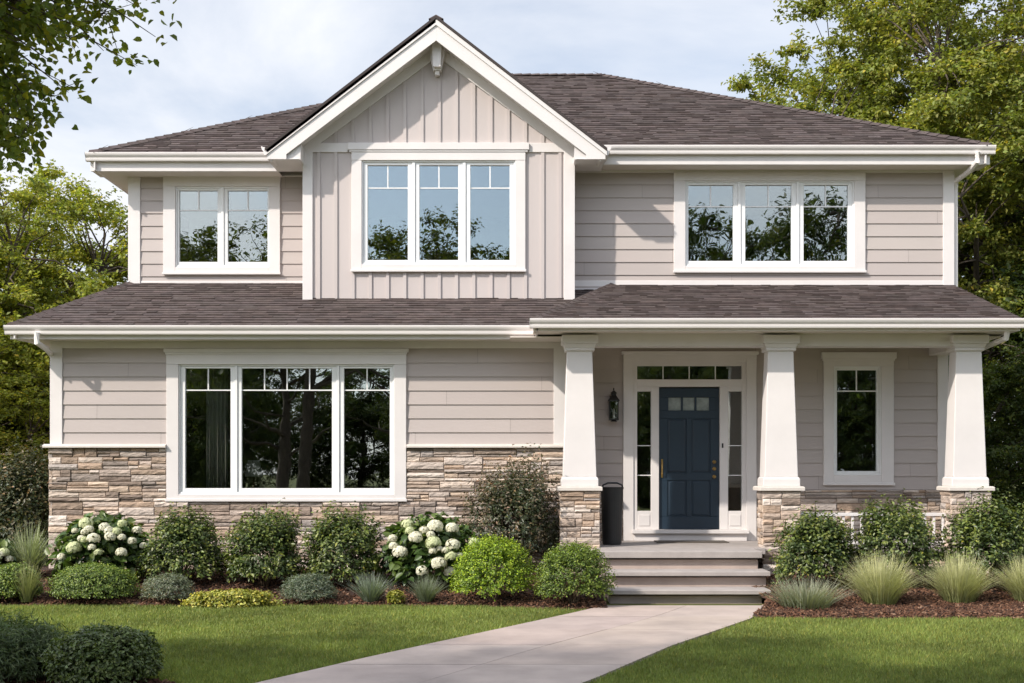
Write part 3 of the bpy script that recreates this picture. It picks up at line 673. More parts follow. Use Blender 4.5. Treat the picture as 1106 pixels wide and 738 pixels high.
# downspouts
def spout(pts, w=.035):
    m = MB(); m.tube(pts, w, 8); return m.build('downspout', M['metal'], H, smooth=False)
x_ = px(41, 17.5); spout([(x_, 17.46, LE-.1), (x_, 17.46, LE-.24), (x_+.05, 17.7, SOF-.14), (XL-.07, 18.3, SOF-.25), (XL-.07, 18.3, .1)], .04)
x_ = px(1055, DR-.5); spout([(x_, DR-.52, UE-.1), (x_, DR-.52, UE-.24), (x_-.04, DR-.3, UE-.33), (XUR+.06, DR-.02, UE-.42), (XUR+.07, DR+.05, UE-.55), (XUR+.07, DR+.05, 4.1)], .042)
x_ = px(1082, PEd+.3); spout([(x_, PEd+.1, PS+.02), (x_, PEd+.15, PS-.10), (px(1071, 17.2), 17.4, PS-.16), (px(1056, 17.6), 17.66, PS-.24), (px(1052, 17.6), 17.66, .5)], .04)

# porch floor and steps
PF = .605; PY = 16.25
sx0, sx1 = px(649, PY), px(823.5, PY)
fl = MB(); fl.box(XR+.04, px(1068, 17.0), 17.25, DP-.001, PF-.09, PF-.0); fl.box(XR+.3, px(1050, 17.0), 17.36, DP-.01, -.1, PF-.09)
fl.box(sx0, sx1, PY, 16.95, PF-.085, PF+.0); fl.box(sx0, px(825, 17.08), 16.952, 17.248, PF-.085, PF+.0)
fl.build('porch_floor', M['step'], H, bevel=.006)
stp = [(PF-.23, 15.88, 655.5, 832.5), (.178, 15.50, 655, 833)]
for zt_, y_, a, b in stp:
    s = MB(); a_, b_ = px(a, y_), px(b, y_); s.box(a_, b_, y_, y_+.5, zt_-.058, zt_); s.build('step_tread', M['step'], H, bevel=.007)
s = MB(); s.box(sx0+.04, sx1-.04, PY+.09, 17.3, -.05, PF-.108); s.box(px(659, 15.9), px(829, 15.9), 15.985, 16.34, -.05, PF-.310); s.box(px(659, 15.55), px(824, 15.55), 15.60, 15.985, -.05, .100)
s.build('step_riser', M['concrete'], H, bevel=.005)

# columns
def column(cx_px, w_top, w_bot, w_cap, w_st, base_z):
    d = 17.08; sw = w_st*d/F; cx = px(cx_px, d); K = .78; cy = d+K*sw/2
    dd = d+K*(sw-w_bot*d/F)/2
    s2_ = lambda w_: w_*dd/F
    c = MB(); zt_ = pz(374, 17.2); zc = pz(378, dd); zb_ = pz(515, dd)
    c.frust(cx, cy, s2_(w_bot), s2_(w_top), zb_, zc, K*s2_(w_bot), K*s2_(w_top))
    ca = s2_(w_top)+.06
    kc = ca*K+.02; c.frust(cx, cy, ca, ca, zc-.01, zc+.03, kc, kc); c.frust(cx, cy, ca+.0, ca+.05, zc+.03, zt_+.03, kc, kc+.05); c.frust(cx, cy, ca+.09, ca+.09, zt_+.03, pz(362, dd), kc+.09, kc+.09)
    pl = s2_(w_bot)+.05; capz = pz(525.5, d-.03)
    kp = K*pl+.01; c.frust(cx, cy, pl, pl, capz, zb_-.03, kp, kp); c.frust(cx, cy, pl, s2_(w_bot)+.005, zb_-.03, zb_+.0, kp, K*s2_(w_bot)+.005)
    col = c.build('column', M['trim'], H, origin=(cx, cy, capz), bevel=.006)
    k = MB(); cw = w_cap*(d-.03)/F; kd = K*cw+.02; k.frust(cx, cy, cw, cw, capz-.062, capz-.012, kd, kd); k.frust(cx, cy, cw, cw-.05, capz-.012, capz, kd, kd-.05)
    k.build('cap_stone', M['cap'], col, bevel=.005)
    b = MB(); r = sw/2-.035; ry_ = K*sw/2-.03; z1 = capz-.063; zb2 = base_z
    stones(b, front(cy-ry_), cx-r-.03, cx+r+.03, zb2, z1, su=.6, lo=.02, hi=.042)
    stones(b, lambda u, n, z: (cx-r-n, u, z), cy-ry_-.02, cy+ry_+.02, zb2, z1, su=.6, lo=.018, hi=.038)
    stones(b, lambda u, n, z: (cx+r+n, u, z), cy-ry_-.02, cy+ry_+.02, zb2, z1, su=.6, lo=.018, hi=.038)
    b.mi = 1; b.col = (1, 1, 1); b.frust(cx, cy, 2*r-.001, 2*r-.001, zb2, z1, 2*ry_-.001, 2*ry_-.001)
    b.build('stone_pier', [M['stone'], M['mortar']], col)
    return cx, cy
c1 = column(626.5, 27, 36, 48.5, 44, .0); c2 = column(844.5, 27.5, 36, 49, 42, .0); c3 = column(1049, 27.5, 36, 50, 45, .0)
# stone skirt of the porch, behind the shrubs
sk = MB(); stones(sk, front(17.36), c2[0]+.2, c3[0]-.2, -.02, PF-.095); stones(sk, rightw(px(1050, 17.0)), 17.3, DP, -.02, PF-.095); sk.build('porch_skirt', [M['stone'], M['mortar']], H)
# low white railing between the right columns
rl = MB(); ry = 17.33; z_t = pz(554, ry); xa, xb = c2[0]+.24, c3[0]-.26
rl.box(xa, xb, ry-.035, ry+.035, z_t-.045, z_t); rl.box(xa, xb, ry-.025, ry+.025, PF+.03, PF+.07)
nb = 17
for i in range(nb): x = xa+.04+(xb-xa-.08)*i/(nb-1); rl.box(x-.016, x+.016, ry-.016, ry+.016, PF+.07, z_t-.045)
rl.build('railing', M['trim'], H, bevel=.003)

# door surround
ds = MB(); D = DP; Z = lambda y: pz(y, D); X = lambda x: px(x, D)
ya = D-.05
ds.box(X(673), X(684), ya, D+.05, PF, Z(388)); ds.box(X(805.5), X(816.5), ya, D+.05, PF, Z(388))
ds.box(X(673)-.002, X(816.5)+.002, ya-.004, D+.05, Z(388), Z(381)); ds.box(X(671), X(818.5), ya-.03, D+.05, Z(383.5), Z(380)); ds.box(X(684), X(805.5), ya+.001, D+.05, Z(391.5), Z(388))
ds.box(X(684), X(688), ya+.02, D+.06, PF+.1, Z(391.5)); ds.box(X(801), X(805.5), ya+.02, D+.06, PF+.1, Z(391.5))
ds.box(X(688), X(801), ya+.02, D+.06, Z(395.5), Z(391.5)); ds.box(X(688), X(801), ya+.018, D+.06, Z(418), Z(410))
for a, b in ((703, 711.5), (777, 786)): ds.box(X(a), X(b), ya+.016, D+.06, Z(572), Z(418))
for a, b in ((688, 703), (786, 801)):
    ds.box(X(a), X(b), ya+.022, D+.06, Z(423), Z(418)); ds.box(X(a), X(b), ya+.022, D+.06, Z(572), Z(552)); ds.box(X(a)+.02, X(b)-.02, ya+.012, ya+.022, Z(568), Z(556))
ds.box(X(684), X(805.5), D-.10, D+.06, PF-.0, Z(576)); ds.box(X(682), X(807.5), D-.15, D+.05, Z(576), Z(572))
DS = ds.build('door_surround', M['trim'], H, bevel=.004)
pm = MB(); pm.box(X(688), X(801), D+.02, D+.025, Z(410), Z(395.5)); pm.build('transom_pane', M['glass'], DS)
for a, b in ((688, 703), (786, 801)):
    pm = MB(); pm.box(X(a), X(b), D+.02, D+.025, Z(552), Z(423)); pm.build('sidelight_pane', M['glass'], DS)
for q in (1, 2, 3): gm = MB(); x = X(688)+(X(801)-X(688))*q/4; gm.box(x-.007, x+.007, D+.008, D+.018, Z(410), Z(395.5)); gm.build('glazing_bar', M['vinyl'], DS)
for a, b in ((688, 703), (786, 801)):
    for yy in (481.5, 513.5): gm = MB(); gm.box(X(a), X(b), D+.008, D+.018, Z(yy)-.006, Z(yy)+.006); gm.build('glazing_bar', M['vinyl'], DS)
# door leaf
dl = MB(); y0 = D+.008
xs = [711.5, 722, 741, 747, 766, 777]; 
x0, x1, zb_, zt_ = X(711.7), X(776.8), Z(572)+.004, Z(419.5)
def dbox(a, b, za, zb2, f, bk=.05): dl.box(a, b, y0+f, y0+bk, za, zb2)
P = {'l': (X(721), X(741.5)), 'r': (X(747), X(767.5))}
rows = [(Z(558), Z(519)), (Z(511), Z(452))]
lite = (X(722), X(766), Z(443.5), Z(429.5))
zz = [zb_, Z(558), Z(519), Z(511), Z(452), lite[2], lite[3], zt_]
for i in range(len(zz)-1):
    a, b = zz[i], zz[i+1]
    if i in (1, 3):
        dbox(x0, P['l'][0], a, b, 0); dbox(P['l'][1], P['r'][0], a, b, 0); dbox(P['r'][1], x1, a, b, 0)
        for q in 'lr':
            dbox(P[q][0], P[q][1], a, b, .016)
            u0, u1 = P[q]; m_ = .035; f_ = .004
            dl.mesh([(u0+.014, y0+.015, a+.014), (u1-.014, y0+.015, a+.014), (u1-.014, y0+.015, b-.014), (u0+.014, y0+.015, b-.014), (u0+m_, y0+f_, a+m_), (u1-m_, y0+f_, a+m_), (u1-m_, y0+f_, b-m_), (u0+m_, y0+f_, b-m_)], [(4, 5, 6, 7), (0, 1, 5, 4), (1, 2, 6, 5), (2, 3, 7, 6), (3, 0, 4, 7)])
    elif i == 5:
        dbox(x0, lite[0], a, b, 0); dbox(lite[1], x1, a, b, 0)
    else: dbox(x0, x1, a, b, 0)
w3 = (lite[1]-lite[0])/3
for q in (1, 2): dl.box(lite[0]+w3*q-.014, lite[0]+w3*q+.014, y0-.006, y0+.04, lite[2], lite[3])
dl.box(lite[0]-.02, lite[1]+.02, y0-.008, y0+.01, lite[3], lite[3]+.02); dl.box(lite[0]-.02, lite[1]+.02, y0-.008, y0+.01, lite[2]-.02, lite[2])
door = dl.build('front_door', M['navy'], H, bevel=.003)
pm = MB(); pm.box(lite[0], lite[1], y0+.02, y0+.025, lite[2], lite[3]); pm.build('door_lite', mat('frosted_glass', (.30, .34, .33), .18, var=.3, vscale=9, spec=.8), door)
hm = MB(); hx_ = X(715); hm.box(hx_-.013, hx_+.013, y0-.012, y0-.001, Z(516), Z(496)); hm.tube([(hx_, y0-.01, Z(499)), (hx_, y0-.05, Z(500)), (hx_, y0-.055, Z(506)), (hx_, y0-.05, Z(512)), (hx_, y0-.01, Z(513))], .009, 8); hm.build('pull_handle', M['brass'], door, smooth=False)
for yy in (499, 506.5, 515):
    km = MB(); kx = X(771.5); km.tube([(kx, y0-.001, Z(yy)), (kx, y0-.012, Z(yy))], .027, 14); km.tube([(kx, y0-.012, Z(yy)), (kx, y0-.03, Z(yy))], .012, 10); km.tube([(kx, y0-.03, Z(yy)), (kx, y0-.04, Z(yy)), (kx, y0-.055, Z(yy))], [.02, .024, .012], 12)
    km.build('door_lock' if yy < 510 else 'door_knob', M['brass'], door)
bl = MB(); bl.box(X(780)-.012, X(780)+.012, D-.045, D-.034, Z(484), Z(479)); bl.build('doorbell', M['black'], DS, bevel=.003)

# ------------------------------------------------------------------ lantern, bin, interior things
lx, ly = X(662), DP-.02
lan = empty('wall_lantern', (lx, ly, Z(456)), 'black iron carriage lantern hung on the porch wall left of the navy door', 'lantern')
q = MB(); q.box(lx-.05, lx+.05, ly-.02, ly+.015, Z(452), Z(428)); q.tube([(lx, ly-.02, Z(430)), (lx, ly-.08, Z(424)), (lx, ly-.12, Z(427))], .009, 8); q.build('bracket', M['black'], lan)
q = MB(); cy_ = ly-.12
zb_, zt_ = Z(453), Z(434)
q.frust(lx, cy_, .14, .14, zb_-.02, zb_); q.frust(lx, cy_, .10, .05, zb_-.04, zb_-.02)
for a in (-1, 1):
    for b in (-1, 1): q.box(lx+a*.062-.006, lx+a*.062+.006, cy_+b*.062-.006, cy_+b*.062+.006, zb_, zt_)
q.frust(lx, cy_, .165, .16, zt_, zt_+.014); q.frust(lx, cy_, .16, .06, zt_+.014, zt_+.09); q.frust(lx, cy_, .07, .07, zt_+.09, zt_+.115); q.frust(lx, cy_, .10, .02, zt_+.115, zt_+.16); q.lathe(lx, cy_, [(.004, zt_+.16), (.014, zt_+.18), (.003, zt_+.20)], 10)
q.build('cage', M['black'], lan)
q = MB(); q.frust(lx, cy_, .112, .112, zb_+.001, zt_-.001); q.build('glass', M['glass'], lan)
q = MB(); q.lathe(lx, cy_, [(.018, zb_+.001), (.018, zb_+.13), (.003, zb_+.16)], 12); q.build('candle', M['lamp'], lan)

bx_, by_ = px(661, 17.75), 17.75
bn = empty('waste_bin', (bx_, by_, PF), 'tall black round bin with a loop handle standing beside the left porch column', 'bin')
q = MB(); zt_ = pz(524, 17.75); q.lathe(bx_, by_, [(.125, PF), (.135, PF+.02), (.150, PF+.5), (.158, zt_-.05), (.166, zt_-.05), (.168, zt_-.03), (.155, zt_-.03), (.150, zt_-.05), (.12, PF+.04)], 28); q.build('bin_body', M['bin'], bn, smooth=False)
q = MB(); q.tube([(bx_-.14, by_-.03, zt_-.06), (bx_-.13, by_-.03, zt_-.0), (bx_-.06, by_-.03, zt_+.03), (bx_+.07, by_-.03, zt_+.03), (bx_+.14, by_-.03, zt_-.0), (bx_+.15, by_-.03, zt_-.06)], .013, 8); q.build('handle', M['bin'], bn)
q = MB(); q.box(px(711, DP-.3)-.05, px(780, DP-.3)+.05, DP-.62, DP-.17, PF+.001, PF+.014); tag(q.build('doormat', mat('doormat_fibre', (.10, .085, .07), .95, var=.3, vscale=60, bump=.8, bscale=200), origin=(X(744), DP-.4, PF)), 'low dark doormat on the porch floor before the navy door', 'doormat')

cu = MB()
def curtain(mb, xa, xb, y, z0, z1, f=.06):
    n = 40; P = [(xa+(xb-xa)*i/n, y+.03*math.sin(i/n*(xb-xa)/f*6.28)) for i in range(n+1)]
    mb.mesh([(a, b, z0) for a, b in P]+[(a, b, z1) for a, b in P], [(i, i+1, n+2+i, n+1+i) for i in range(n)])
curtain(cu, px(224, DM+.5), px(247, DM+.5), DM+.45, .55, 3.2)
o = cu.build('curtain', M['curtain'], origin=(px(235, DM+.5), DM+.45, .55), smooth=True); o.modifiers.new('t', 'SOLIDIFY').thickness = .004; tag(o, 'pale curtain hanging inside the large picture window, behind its left sash', 'curtain')
tl = empty('table_lamp', (px(274, DM+.42), DM+.42, .5), 'table lamp with small white shade inside the large picture window', 'lamp')
zl = pz(506, DM+.42); lxx = px(274, DM+.42)
q = MB(); q.lathe(lxx, DM+.42, [(.10, .5), (.10, .53), (.03, .56), (.06, .8), (.025, 1.05), (.012, zl-.1)], 16); q.build('lamp_base', M['wood'], tl)
q = MB(); q.lathe(lxx, DM+.42, [(.13, zl-.12), (.085, zl+.12)], 20); q.build('lamp_shade', M['lamp'], tl)

# ------------------------------------------------------------------ vegetation
def leaves(P, Nn, size, asp, col, jit=.25, tipd=None, fold=.25, yel=0., yelc=(1.6, 1.25, .9), hi=False):
    """P (n,3) positions, Nn (n,3) preferred normals. Returns V, F, cols. Leaf = folded diamond of two triangles-pairs (4 verts + mid)"""
    n = len(P); Nn = Nn+rng.normal(0, jit, (n, 3)); Nn /= np.linalg.norm(Nn, axis=1, keepdims=True)+1e-9
    t = rng.normal(0, 1, (n, 3)) if tipd is None else tipd+rng.normal(0, .5, (n, 3))
    t -= Nn*np.sum(t*Nn, 1, keepdims=True); t /= np.linalg.norm(t, axis=1, keepdims=True)+1e-9; s = np.cross(Nn, t)
    L_ = size*rng.uniform(.65, 1.3, (n, 1)); W_ = L_*asp
    if hi:
        pt = lambda f, w_, k: P+t*L_*f+s*W_*w_*.5+Nn*W_*k*fold-Nn*L_*.12*f*f
        V = np.stack([P, pt(.22, .82, 1), pt(.58, .88, 1), pt(1, 0, 0), pt(.58, -.88, 1), pt(.22, -.82, 1)], 1).reshape(-1, 3); i = np.arange(n)[:, None]*6
        Fc = np.concatenate([i+np.array([[0, 3, 2, 1]]), i+np.array([[0, 5, 4, 3]])], 0)
        c = np.array(col)[None] if np.ndim(col) == 1 else col
        c = c*rng.uniform(.72, 1.28, (n, 1))*np.stack([rng.uniform(.88, 1.12, n), np.ones(n), rng.uniform(.8, 1.2, n)], 1)
        if yel: m = rng.random(n) < yel; c[m] *= np.array(yelc)
        return V, Fc, np.repeat(c, 6, 0)
    b = P; tip = P+t*L_-Nn*L_*.12; l1 = P+t*L_*.42+s*W_*.5+Nn*W_*fold; r1 = P+t*L_*.42-s*W_*.5+Nn*W_*fold
    V = np.stack([b, l1, tip, r1], 1).reshape(-1, 3); i = np.arange(n)[:, None]*4
    Fc = np.concatenate([i+np.array([[0, 2, 1]]), i+np.array([[0, 3, 2]])], 0)
    c = np.array(col)[None] if np.ndim(col) == 1 else col
    c = c*rng.uniform(.72, 1.28, (n, 1))*np.stack([rng.uniform(.88, 1.12, n), np.ones(n), rng.uniform(.8, 1.2, n)], 1)
    if yel: m = rng.random(n) < yel; c[m] *= np.array(yelc)
    return V, Fc, np.repeat(c, 4, 0)
def join(parts):
    V = []; Fs = []; Cc = []; k = 0
    for v, f, c in parts: V.append(v); Fs.append(f+k); Cc.append(c); k += len(v)
    return np.concatenate(V), np.concatenate(Fs), np.concatenate(Cc)
def lump(dirs, seed, amp):
    r = np.random.default_rng(seed); out = np.zeros(len(dirs))
    for k in range(7):
        a = r.normal(0, 1, 3)*r.uniform(2, 5.5); out += np.sin(dirs@a+r.uniform(0, 6.28))/7**.5
    return 1+amp*out
def shrub(name, label, cat, x, y, z, wx, h, leaf, col, nspr=520, per=13, asp=.55, rough=.09, sprig=.16, tipcol=None, yel=.03, group=None, wy=None, seed=1, flat=.0, stems=True, bot=.12, material='shrubleaf', droop=0, yelc=(1.6, 1.25, .9), hi=False):
    r_ = np.random.default_rng(seed); wy = wy or wx*.92
    d = r_.normal(0, 1, (nspr, 3)); d /= np.linalg.norm(d, axis=1, keepdims=True); d[:, 2] = np.where(d[:, 2] < -.55, -d[:, 2], d[:, 2])
    ctr = np.array([x, y, z+h*.45]); rad = np.array([wx/2, wy/2, h*.54])
    lo_ = np.clip(-d[:, 2], 0, 1)[:, None]; d_ = d*np.concatenate([1+.28*lo_, 1+.28*lo_, np.ones_like(lo_)], 1)
    rr = lump(d, seed, rough)*(1+r_.normal(0, .045, nspr)); end = ctr+d_*rad*rr[:, None]*(1-flat*(d[:, 2:3] > .8)*.1)
    end[:, 2] += np.where(d[:, 2] > .1, np.minimum(r_.exponential(sprig*.28, nspr), sprig*.75), 0)*h*.6; end[:, 2] = np.maximum(end[:, 2], z+.02)
    sta = ctr+d_*rad*(.55*rr[:, None]); sta[:, 2] -= .05*h
    ax = end-sta; ax[:, 2] += .06*h*(d[:, 2] > -.2)
    axn = ax/np.linalg.norm(ax, axis=1, keepdims=True)
    t = np.tile(np.linspace(.12, 1, per), nspr)+r_.uniform(-.04, .04, nspr*per)
    A = np.repeat(axn, per, 0); P = np.repeat(sta, per, 0)+np.repeat(end-sta, per, 0)*t[:, None]
    side = r_.normal(0, 1, (len(P), 3)); side -= A*np.sum(side*A, 1, keepdims=True); side /= np.linalg.norm(side, axis=1, keepdims=True)
    P = P+side*leaf*.35; P[:, 2] = np.maximum(P[:, 2], z+.01)
    up = np.repeat(d, per, 0)*.55+np.array([0, -.1, .65]); 
    cc = np.array(col)[None]*np.ones((len(P), 3))
    if tipcol is not None: tt = np.clip((t-.62)/.38, 0, 1)[:, None]*np.repeat(r_.random(nspr) < .65, per)[:, None]; cc = cc*(1-tt)+np.array(tipcol)*tt
    V, Fc, cl = leaves(P, up, leaf, asp, cc, .45, A*1.2+side*.9-np.array([0, 0, droop]), yel=yel, yelc=yelc, hi=hi)
    root = empty(name, (x, y, z), label, cat, group)
    npmesh('foliage', V, Fc, M[material], root, cols=cl)
    if stems:
        s = MB()
        for k in range(9):
            a = k*2.4; rx, ry_ = math.cos(a), math.sin(a); s.tube([(x+rx*.03, y+ry_*.03, z-.02), (x+rx*wx*.13, y+ry_*wy*.13, z+h*.25), (x+rx*wx*.3, y+ry_*wy*.3, z+h*.6)], [.012, .009, .004], 5)
        s.build('stems', M['stem'], root)
    return root
def tuft(name, label, cat, x, y, z, w_, h, n, wid, col, curve=1., base=.12, seed=3, group=None, tipcol=None, part='blades', segs=5, stiff=0., spread=1.):
    r_ = np.random.default_rng(seed); az = r_.uniform(0, 6.28, n); el = r_.random(n)**.75*spread; R0 = r_.uniform(0, 1, n)**.7*base*w_
    Lh = h*r_.uniform(.7, 1.08, n)*(1-.35*el**2); out = w_/2*el*r_.uniform(.75, 1.15, n)
    dr = np.stack([np.cos(az), np.sin(az)], 1); sd_2 = np.stack([-np.sin(az+r_.normal(0, .6, n)), np.cos(az), np.zeros(n)], 1)
    rows = []; cr = []
    c0 = np.array(col)[None]*r_.uniform(.7, 1.3, (n, 1))*np.stack([r_.uniform(.9, 1.12, n), np.ones(n), r_.uniform(.8, 1.2, n)], 1); c1 = c0 if tipcol is None else np.array(tipcol)[None]*r_.uniform(.75, 1.25, (n, 1))
    for k in range(segs+1):
        t = k/segs; ro_ = R0+out*(t**(1+curve)*(1-stiff)+t*stiff); zz_ = Lh*(t-.34*curve*el*t**3.2*(1-stiff)); wv = wid*(1-t*.93)*(.6+.4*min(1, t*4))
        p = np.stack([x+dr[:, 0]*ro_, y+dr[:, 1]*ro_, z+zz_], 1); rows += [p-sd_2*wv/2, p+sd_2*wv/2]; cc = c0*(1-t)+c1*t; cr += [cc, cc]
    V = np.stack(rows, 1).reshape(-1, 3); Cc = np.stack(cr, 1).reshape(-1, 3); m = 2*(segs+1); i = np.arange(n)[:, None]*m
    Fc = np.concatenate([i+np.array([[2*k, 2*k+1, 2*k+3, 2*k+2]]) for k in range(segs)], 0)
    if name is None: return V, Fc, Cc
    o = npmesh(name, V, Fc, M['blade'], origin=(x, y, z), cols=Cc); return tag(o, label, cat, group)
def place(xp, yb, right=False):
    """ground point seen at pixel (xp, yb)"""
    a, b = 13.5, 18.5
    for _ in range(40):
        y = (a+b)/2
        if y*(yb-505)/F > CH-bed_z(px(xp, y), y): b = y
        else: a = y
    return px(xp, y), y, bed_z(px(xp, y), y)
def P_(x0, x1, y0, y1, up=.0, dmin=None):
    x, y, z = place((x0+x1)/2, y1); 
    # base line is the near foot of the plant: its centre stands half a width further back
    wv = (x1-x0)*y/F; yc = y+wv*.22; x = px((x0+x1)/2, yc); z = bed_z(x, yc); s_ = yc/F
    return x, yc, z, (x1-x0)*s_, (y1-y0)*s_*.985
GRN = (.056, .086, .020); TIP = (.17, .205, .040)
RG = 'rounded green shrubs in front of the house'
for i, (a, lab) in enumerate([((160, 243, 560, 634), 'rounded green shrub right of the leftmost big hydrangea under the picture window'),
        ((246, 325, 561, 637), 'rounded green shrub in the middle of three under the picture window'),
        ((330, 409, 562, 637), 'rounded green shrub left of the larger white hydrangea'),
        ((841, 923, 560, 637), 'rounded green shrub against the middle porch column, right of the steps'),
        ((921, 1014, 548, 637), 'tallest rounded green shrub between middle and right porch columns'),
        ((1019, 1112, 548, 640), 'wide rounded green shrub under the right porch column')]):
    x, y, z, w_, h = P_(*a); shrub('round_shrub', lab, 'shrub', x, y, z, w_*random.uniform(.98, 1.06), h*.97, .050, GRN, nspr=850, per=12, tipcol=TIP, seed=20+i, group=RG, rough=.16, sprig=.5)
for i, (a, lab, c, t) in enumerate([((490, 575, 585, 655), 'bright lime green clipped boxwood ball left of the steps', (.135, .215, .012), (.33, .44, .02)),
        ((578, 661, 589, 655), 'mid green clipped boxwood ball beside the bottom step', (.075, .120, .014), (.19, .26, .028)),
        ((56, 145, 614, 653), 'low flat-topped green boxwood mound in front of the left hydrangea', (.085, .135, .020), (.20, .27, .04)),
        ((-14, 42, 612, 651), 'low green boxwood mound at the left end of the bed', (.085, .135, .02), (.2, .27, .04))]):
    x, y, z, w_, h = P_(*a); shrub('boxwood', lab, 'shrub', x, y, z, w_, h, .026, c, nspr=1700, per=11, tipcol=t, seed=40+i, rough=.045, sprig=.08, asp=.6, group='clipped boxwoods at the front of the bed')
x, y, z, w_, h = P_(506, 604, 508, 605); shrub('purple_shrub', 'tall open dark purple-green shrub beside the left porch column', 'shrub', x, 17.45, bed_z(x, 17.4), w_*1.02, pz(510, 17.45)-bed_z(x, 17.4), .05, (.052, .066, .028), nspr=1000, per=12, tipcol=(.16, .115, .068), seed=51, rough=.2, sprig=.7, yel=.08, yelc=(2.0, 1.5, 1.4))
shrub('purple_shrub', 'dark reddish-green bushy shrub beyond the left corner of the house', 'shrub', px(24, 18.6), 18.6, .1, 1.2, pz(497, 18.6)-.1, .06, (.048, .064, .026), nspr=900, per=12, tipcol=(.13, .11, .05), seed=52, rough=.14, sprig=.45, yel=.1, yelc=(2, 1.3, 1.3))
for i, (a, lab, c, t) in enumerate([((154, 208, 624, 652), 'small grey-green lavender mound before the first rounded shrub', (.13, .155, .09), (.22, .24, .16)),
        ((305, 362, 624, 653), 'small grey-green mound in front of the second and third rounded shrubs', (.10, .135, .075), (.19, .22, .15))]):
    x, y, z, w_, h = P_(*a); shrub('lavender_mound', lab, 'plant', x, y, z, w_, h, .03, c, nspr=700, per=12, tipcol=t, seed=60+i, rough=.05, sprig=.12, asp=.28, group='grey-green mounding plants in the bed', stems=False)
for i, (a, n, wd, col, tip, lab, nm) in enumerate([
        ((374, 426, 624, 655), 330, .014, (.13, .165, .12), (.27, .31, .25), 'blue-grey spiky grass tuft in front of the larger hydrangea', 'spiky_grass'),
        ((436, 484, 626, 654), 420, .009, (.12, .15, .095), (.24, .27, .19), 'fine grey-green tuft just left of the lime boxwood', 'spiky_grass'),
        ((832, 910, 627, 659), 620, .012, (.16, .185, .11), (.36, .37, .27), 'spreading grey-green lavender clump beside the steps in the right bed', 'lavender_clump')]):
    x, y, z, w_, h = P_(*a); tuft(nm, lab, 'plant', x, y, z, w_*1.1, h*1.1, n, wd, col, curve=.7, base=.3 if nm == 'lavender_clump' else .14, seed=70+i, tipcol=tip, stiff=.5)
for i, (a, lab) in enumerate([((908, 994, 600, 655), 'pale green fountain grass nearest the steps in the right bed'), ((996, 1076, 601, 653), 'pale green fountain grass in the middle of the right bed'), ((1073, 1150, 602, 652), 'pale green fountain grass cut by the right edge of the picture')]):
    x, y, z, w_, h = P_(*a); tuft('fountain_grass', lab, 'grass clump', x, y, z, w_*.98, h*1.08, 1300, .010, (.20, .225, .085), curve=1., seed=80+i, group='fountain grasses along the right bed', tipcol=(.60, .58, .34), stiff=.5, spread=1.08, base=.2)
x, y, z, w_, h = P_(-2, 66, 572, 628); tuft('variegated_grass', 'arching pale variegated grass beside the left hydrangea', 'plant', x, y, z, w_*1.2, h*1.15, 420, .020, (.15, .19, .09), curve=1.1, seed=90, tipcol=(.40, .43, .28))
x, y, z, w_, h = P_(12, 52, 610, 652); tuft('fountain_grass', 'small tan-green grass clump beside the low boxwood at far left', 'grass clump', x, y-.1, z, w_*1.2, h*1.1, 420, .008, (.16, .19, .07), curve=.9, seed=91, tipcol=(.42, .42, .22), stiff=.3)
for i, (a, lab, n) in enumerate([((200, 298, 634, 658), 'low yellow-green creeping plant at the lawn edge before two rounded shrubs', 520), ((420, 436, 636, 652), 'tiny yellow-leaved plant between two grass tufts', 60)]):
    x, y, z, w_, h = P_(*a); shrub('yellow_groundcover', lab, 'plant', x, y-.1, z, w_, max(h*.75, .12), .045, (.24, .25, .035), nspr=n, per=8, wy=min(w_*.5, .42), tipcol=(.48, .45, .09), seed=95+i, rough=.22, sprig=.15, asp=.6, stems=False)

# hydrangeas
def floret_head(r, seed, name, parent, loc, col):
    r_ = np.random.default_rng(seed); n = 150; d = r_.normal(0, 1, (n, 3)); d /= np.linalg.norm(d, axis=1, keepdims=True); d[:, 2] = np.where(d[:, 2] < -.5, -d[:, 2], d[:, 2])
    P = np.array(loc)+d*r*np.array([1, 1, .85])*r_.uniform(.86, 1.08, (n, 1)); V = []; Fc = []; Cc = []
    t = np.cross(d, r_.normal(0, 1, (n, 3))); t /= np.linalg.norm(t, axis=1, keepdims=True); s_ = np.cross(d, t); k = 0; pr_ = r*.26
    for q in range(4):
        a = q*math.pi/2; u = t*math.cos(a)+s_*math.sin(a); v = -t*math.sin(a)+s_*math.cos(a)
        V.append(np.stack([P, P+u*pr_*.6+v*pr_*.5+d*.004, P+u*pr_*1.1+d*.001, P+u*pr_*.6-v*pr_*.5+d*.004], 1).reshape(-1, 3))
        Fc.append((np.arange(n)[:, None]*4+np.array([[0, 1, 2, 3]]))+q*4*n); Cc.append(np.repeat(np.array(col)[None]*r_.uniform(.85, 1.08, (n, 1)), 4, 0))
    return npmesh(name, np.concatenate(V), np.concatenate(Fc), M['petal'], parent, origin=loc, cols=np.concatenate(Cc))
